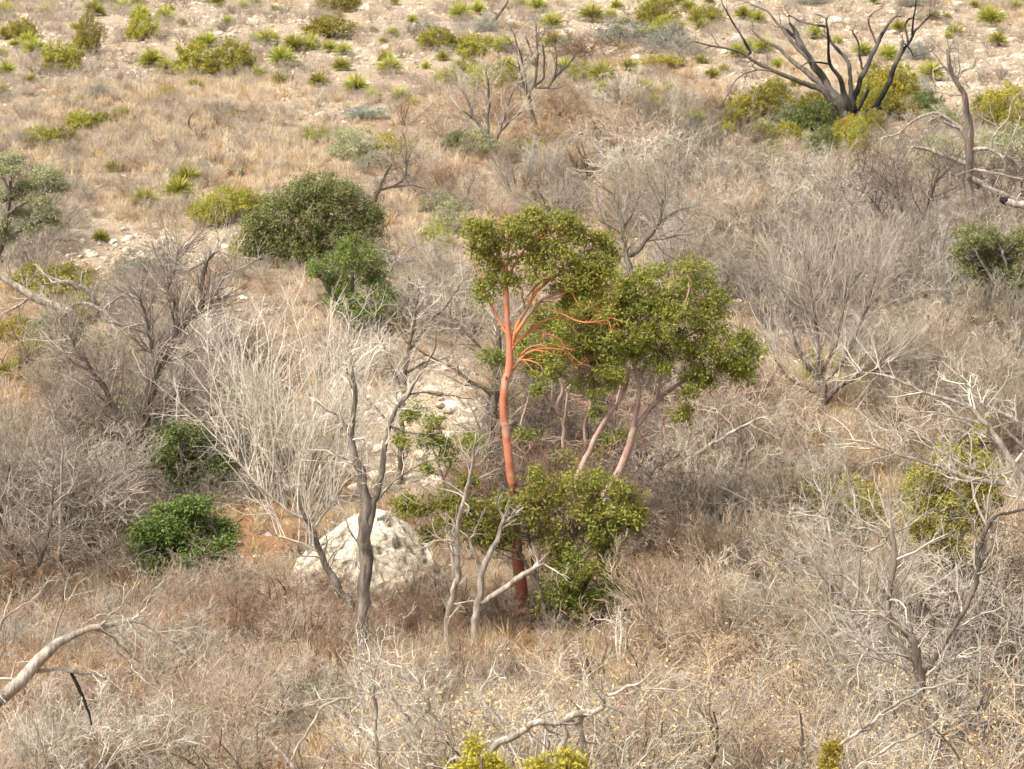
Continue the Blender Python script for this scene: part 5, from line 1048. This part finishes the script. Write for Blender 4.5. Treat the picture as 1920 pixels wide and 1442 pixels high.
for (u, v, wd, h, k, m) in [(1110,118,110,62,'rust','twig_dark'),(1235,146,48,36,'rust','twig_tan'),(1040,225,96,80,'rust','twig_tan'),(1000,270,90,60,'rust','twig_tan'),(1140,260,110,66,'rust','twig_tan'),(880,230,110,80,'rust','twig_pink'),(1060,320,100,60,'rust','twig_tan'),(1130,330,90,50,'rust','twig_pink'),
                         (740,310,90,54,'round','twig_white'),(1290,120,90,60,'round','twig_grey'),(1230,760,160,120,'tangle','twig_white'),(1330,900,200,160,'tangle','twig_white'),(860,640,160,120,'tangle','twig_white'),(800,600,140,120,'sparse','twig_white'),(1350,480,170,130,'round','twig_grey'),
                         (270,600,120,100,'vase','twig_grey'),(240,640,120,110,'vase','twig_grey'),(640,720,130,130,'sparse','twig_grey'),(700,700,140,120,'tangle','twig_grey'),(130,360,60,34,'round','twig_grey'),(390,400,70,34,'round','twig_grey'),(1280,1180,130,130,'dryleaf','twig_tan'),(1360,1160,130,120,'dryleaf','twig_tan'),(1240,1230,130,140,'dryleaf','twig_tan'),(1400,1210,130,130,'dryleaf','twig_tan'),(1230,1130,110,100,'dryleaf','twig_tan'),(1310,1110,120,100,'dryleaf','twig_tan'),(1460,1190,130,120,'dryleaf','twig_tan'),(1340,1240,140,130,'dryleaf','twig_tan'),(1180,1240,130,110,'dryleaf','twig_tan'),(380,960,140,110,'tangle','twig_grey'),(310,950,130,100,'sparse','twig_grey'),(440,930,120,90,'tangle','twig_white')]:
    p = G(u, v); s = 1 / px(p[1]); cw = {'twig_grey': 'grey', 'twig_pink': 'pinkish brown', 'twig_tan': 'tan', 'twig_white': 'whitish', 'twig_dark': 'dark brown'}[m]
    place({'rust': 'rust_shrub', 'dryleaf': 'dry_leaf_shrub'}.get(k, 'bare_shrub'), random.choice(BUSH[k]), p, (wd * s / 1.15, wd * s / 1.15, h * s), {'rust': f'dry rust-brown leafy shrub with {cw} twigs', 'dryleaf': f'shrub with golden dry leaves'}.get(k, f'dense {cw} leafless shrub'), 'shrub', 'dry leafy shrubs' if k in ('rust', 'dryleaf') else 'leafless shrubs in the brush', mats=[m, 'stem_' + m], sink=.03)

# ================================================================== stuff: grass, brush, stones
def field(n, fn0, y0=28, y1=150, upow=1.0):
    """random points on the ground in the part the picture sees, kept with probability fn(x, y)"""
    fn = lambda x, y: fn0(x, y) * (1 - .92 * blobmask(x, y, BARE))
    if y1 > 142: fn = fn0
    out = []
    tot = 0
    while tot < n:
        m = n * 4
        y = y0 + (y1 - y0) * rng.random(m) ** upow; x = (rng.random(m) * 2 - 1) * (y * .215 + 1.5)
        k = rng.random(m) < fn(x, y) * (y * .215 + 1.5) / (y1 * .215 + 1.5)
        x, y = x[k], y[k]; out.append(np.stack([x, y, H(x, y)], 1)); tot += len(x)
        if len(out) > 40: break
    return np.concatenate(out)[:n]
stony = lambda x, y: blobmask(x, y, STONY); strawy = lambda x, y: blobmask(x, y, STRAWY)
nz = lambda x, y, s: np.clip(.5 + 1.3 * fbm(x + 7, y + 3, 3, s), 0, 1)
p = field(12500, lambda x, y: np.clip(.35 * nz(x, y, .5) + .75 * strawy(x, y) - .35 * stony(x, y) + .1, 0, 1) * (y > 38)); n = len(p)
scatter('dry_grass', GRASS + GRASSG[:1], p, rng.uniform(0, 6.28, n), rng.uniform(.6, 1.5, n), rng.normal(0, .15, (n, 2)), 'straw-coloured dry bunch grass spread over the slope', 'grass')
p = field(3000, lambda x, y: np.clip(blobmask(x, y, RED) * .8 + .25, 0, 1), 27, 66); n = len(p)
scatter('golden_grass', GRASSG, p, rng.uniform(0, 6.28, n), rng.uniform(.7, 1.6, n), rng.normal(0, .15, (n, 2)), 'golden dry grass between the shrubs of the wash', 'grass')
LB = [proto_bush(s, 10, 62, .15, (4, 4, 3), .03, .25, .010, (m,)) for s, m in ((91, 'twig_grey'), (92, 'twig_pink'), (93, 'twig_pink'), (94, 'twig_grey'), (95, 'twig_tan'), (85, 'twig_dark'), (86, 'twig_white'))]
p = field(5600, lambda x, y: np.clip(nz(x, y, .35) - .12 * stony(x, y), 0, 1) * np.interp(y, [60, 70, 92, 100, 112], [.6, 1, 1, .8, .6]), 58, 140); n = len(p)
scatter('dry_brush', LB, p, rng.uniform(0, 6.28, n), rng.uniform(.25, .7, n), None, 'low grey and pinkish leafless brush covering the slope', 'brush')
THICK = [blob(*b) for b in [(1560, 470, 330, 100), (1300, 400, 160, 60), (40, 1010, 90, 60), (1330, 930, 140, 140), (1780, 780, 140, 100), (300, 760, 150, 80), (1080, 930, 130, 60)]]
LB3 = [proto_bush(s, 14, 55, .15, (5, 5, 3), .06, .24, .012, (m,)) for s, m in ((191, 'twig_grey'), (192, 'twig_pink'), (193, 'twig_white'), (194, 'twig_dark'), (195, 'twig_tan'))]
p = field(330, lambda x, y: blobmask(x, y, THICK), 44, 100); n = len(p)
scatter('thicket_brush', LB3, p, rng.uniform(0, 6.28, n), rng.uniform(1.0, 1.9, n), None, 'dense grey-brown leafless thicket filling the slope between the trees', 'brush')
LB2 = [proto_bush(s, 10, 58, .15, (4, 4, 3), .04, .28, .011, (m,)) for s, m in ((96, 'twig_dark'), (97, 'twig_red'), (98, 'twig_tan'), (99, 'twig_pink'), (89, 'twig_grey'))]  # dark and red twig colours also stand in for shade low in the brush
p = field(1300, lambda x, y: np.clip(nz(x, y, .4) * 1.2 - .8 * stony(x, y), 0, 1), 27, 62); n = len(p)
scatter('wash_brush', LB2, p, rng.uniform(0, 6.28, n), rng.uniform(.4, 1.0, n), None, 'knee-high reddish and tan leafless undergrowth in the wash', 'brush')
p = field(24000, lambda x, y: np.clip(.9 * stony(x, y) * nz(x, y, .8) + .05, 0, 1), 38, 145); n = len(p)
scatter('scree_stones', PEB, p, rng.uniform(0, 6.28, n), .06 + .24 * rng.random(n) ** 3, rng.normal(0, .4, (n, 2)), 'small pale limestone rubble scattered on the bare slope', 'stones')

# ================================================================== labels
LM = [('the burnt tree', 1600, 225), ('the tall grey snag', 1815, 460), ('the olive dome tree', 590, 490), ('the fresh green tree', 655, 610), ('the orange madrone trunk', 965, 1000), ('the right madrone crown', 1300, 780), ('the low madrone sprouts', 1090, 1120),
      ('the white boulder', 692, 1130), ('the dead double trunk', 680, 1200), ('the white-shoot tree', 520, 930), ('the leaning dark tree', 258, 900), ('the glossy green shrub', 345, 1090), ('the fallen pale trunk', 110, 620), ('the left edge evergreen', 20, 460),
      ('the silvery corner branch', 120, 1320), ('the forked white branches', 710, 1400), ('the curving bottom branch', 1050, 1420), ('the crooked right trunk', 1735, 1440), ('the long slanting branch', 1600, 1500), ('the bleached right limbs', 1850, 950), ('the right edge evergreen', 1890, 620),
      ('the dead post', 1762, 590), ('the forked bare tree', 930, 298), ('the dark pole tree', 1003, 240), ('the spreading bare tree', 1540, 770), ('the golden olive shrub', 738, 298), ('the blue-grey bank shrub', 290, 515), ('the crooked top stem', 915, 56),
      ('the top left corner', 0, 0), ('the top right corner', 1920, 0), ('the spiry juniper', 165, 105), ('the wide olive juniper', 367, 142), ('the low wide top shrub', 615, 72), ('the yellow cushion shrub', 1235, 124), ('the tiny black twig', 362, 252), ('the pair of left slope junipers', 120, 262),
      ('the twiggy thicket tree', 1700, 500), ('the left thicket stick', 115, 1080), ('the half hidden evergreen', 1785, 1120), ('the grey twiggy tree', 1188, 620), ('the forked low tree', 1630, 1250), ('the bottom edge', 400, 1442), ('the top edge middle', 1200, 0)]
ORD = ['', 'second ', 'third ', 'fourth ', 'fifth ', 'sixth ', 'seventh ', 'eighth ', 'ninth ', 'tenth ', 'eleventh ', 'twelfth ']
cells = {}
for o, lk in THINGS:
    if lk is None: continue
    u, v = proj(np.array(o.location)); u, v = float(u), float(v)
    k = min(range(len(LM)), key=lambda i: (LM[i][1] - u) ** 2 + (1.3 * (LM[i][2] - v)) ** 2)
    nm, lu, lv_ = LM[k]; du, dv = u - lu, v - lv_
    a = math.degrees(math.atan2(-dv, du)) % 360
    rel = ['right of', 'upper right of', 'above', 'upper left of', 'left of', 'lower left of', 'below', 'lower right of'][int(((a + 22.5) % 360) // 45)]
    cells.setdefault((lk, rel, nm), []).append((du * du + dv * dv, o))
for (lk, rel, nm), L_ in cells.items():
    L_.sort(key=lambda t: t[0])
    for i, (_, o) in enumerate(L_):
        if len(L_) == 1: s_ = f'{lk} {rel} {nm}'
        elif i == 0: s_ = f'{lk} {rel} {nm}, nearest to it'
        else: s_ = f'{lk} {rel} {nm}, {ORD[min(i, 11)]}nearest to it'
        w_ = s_.split()
        o['label'] = ' '.join(w_[:16])
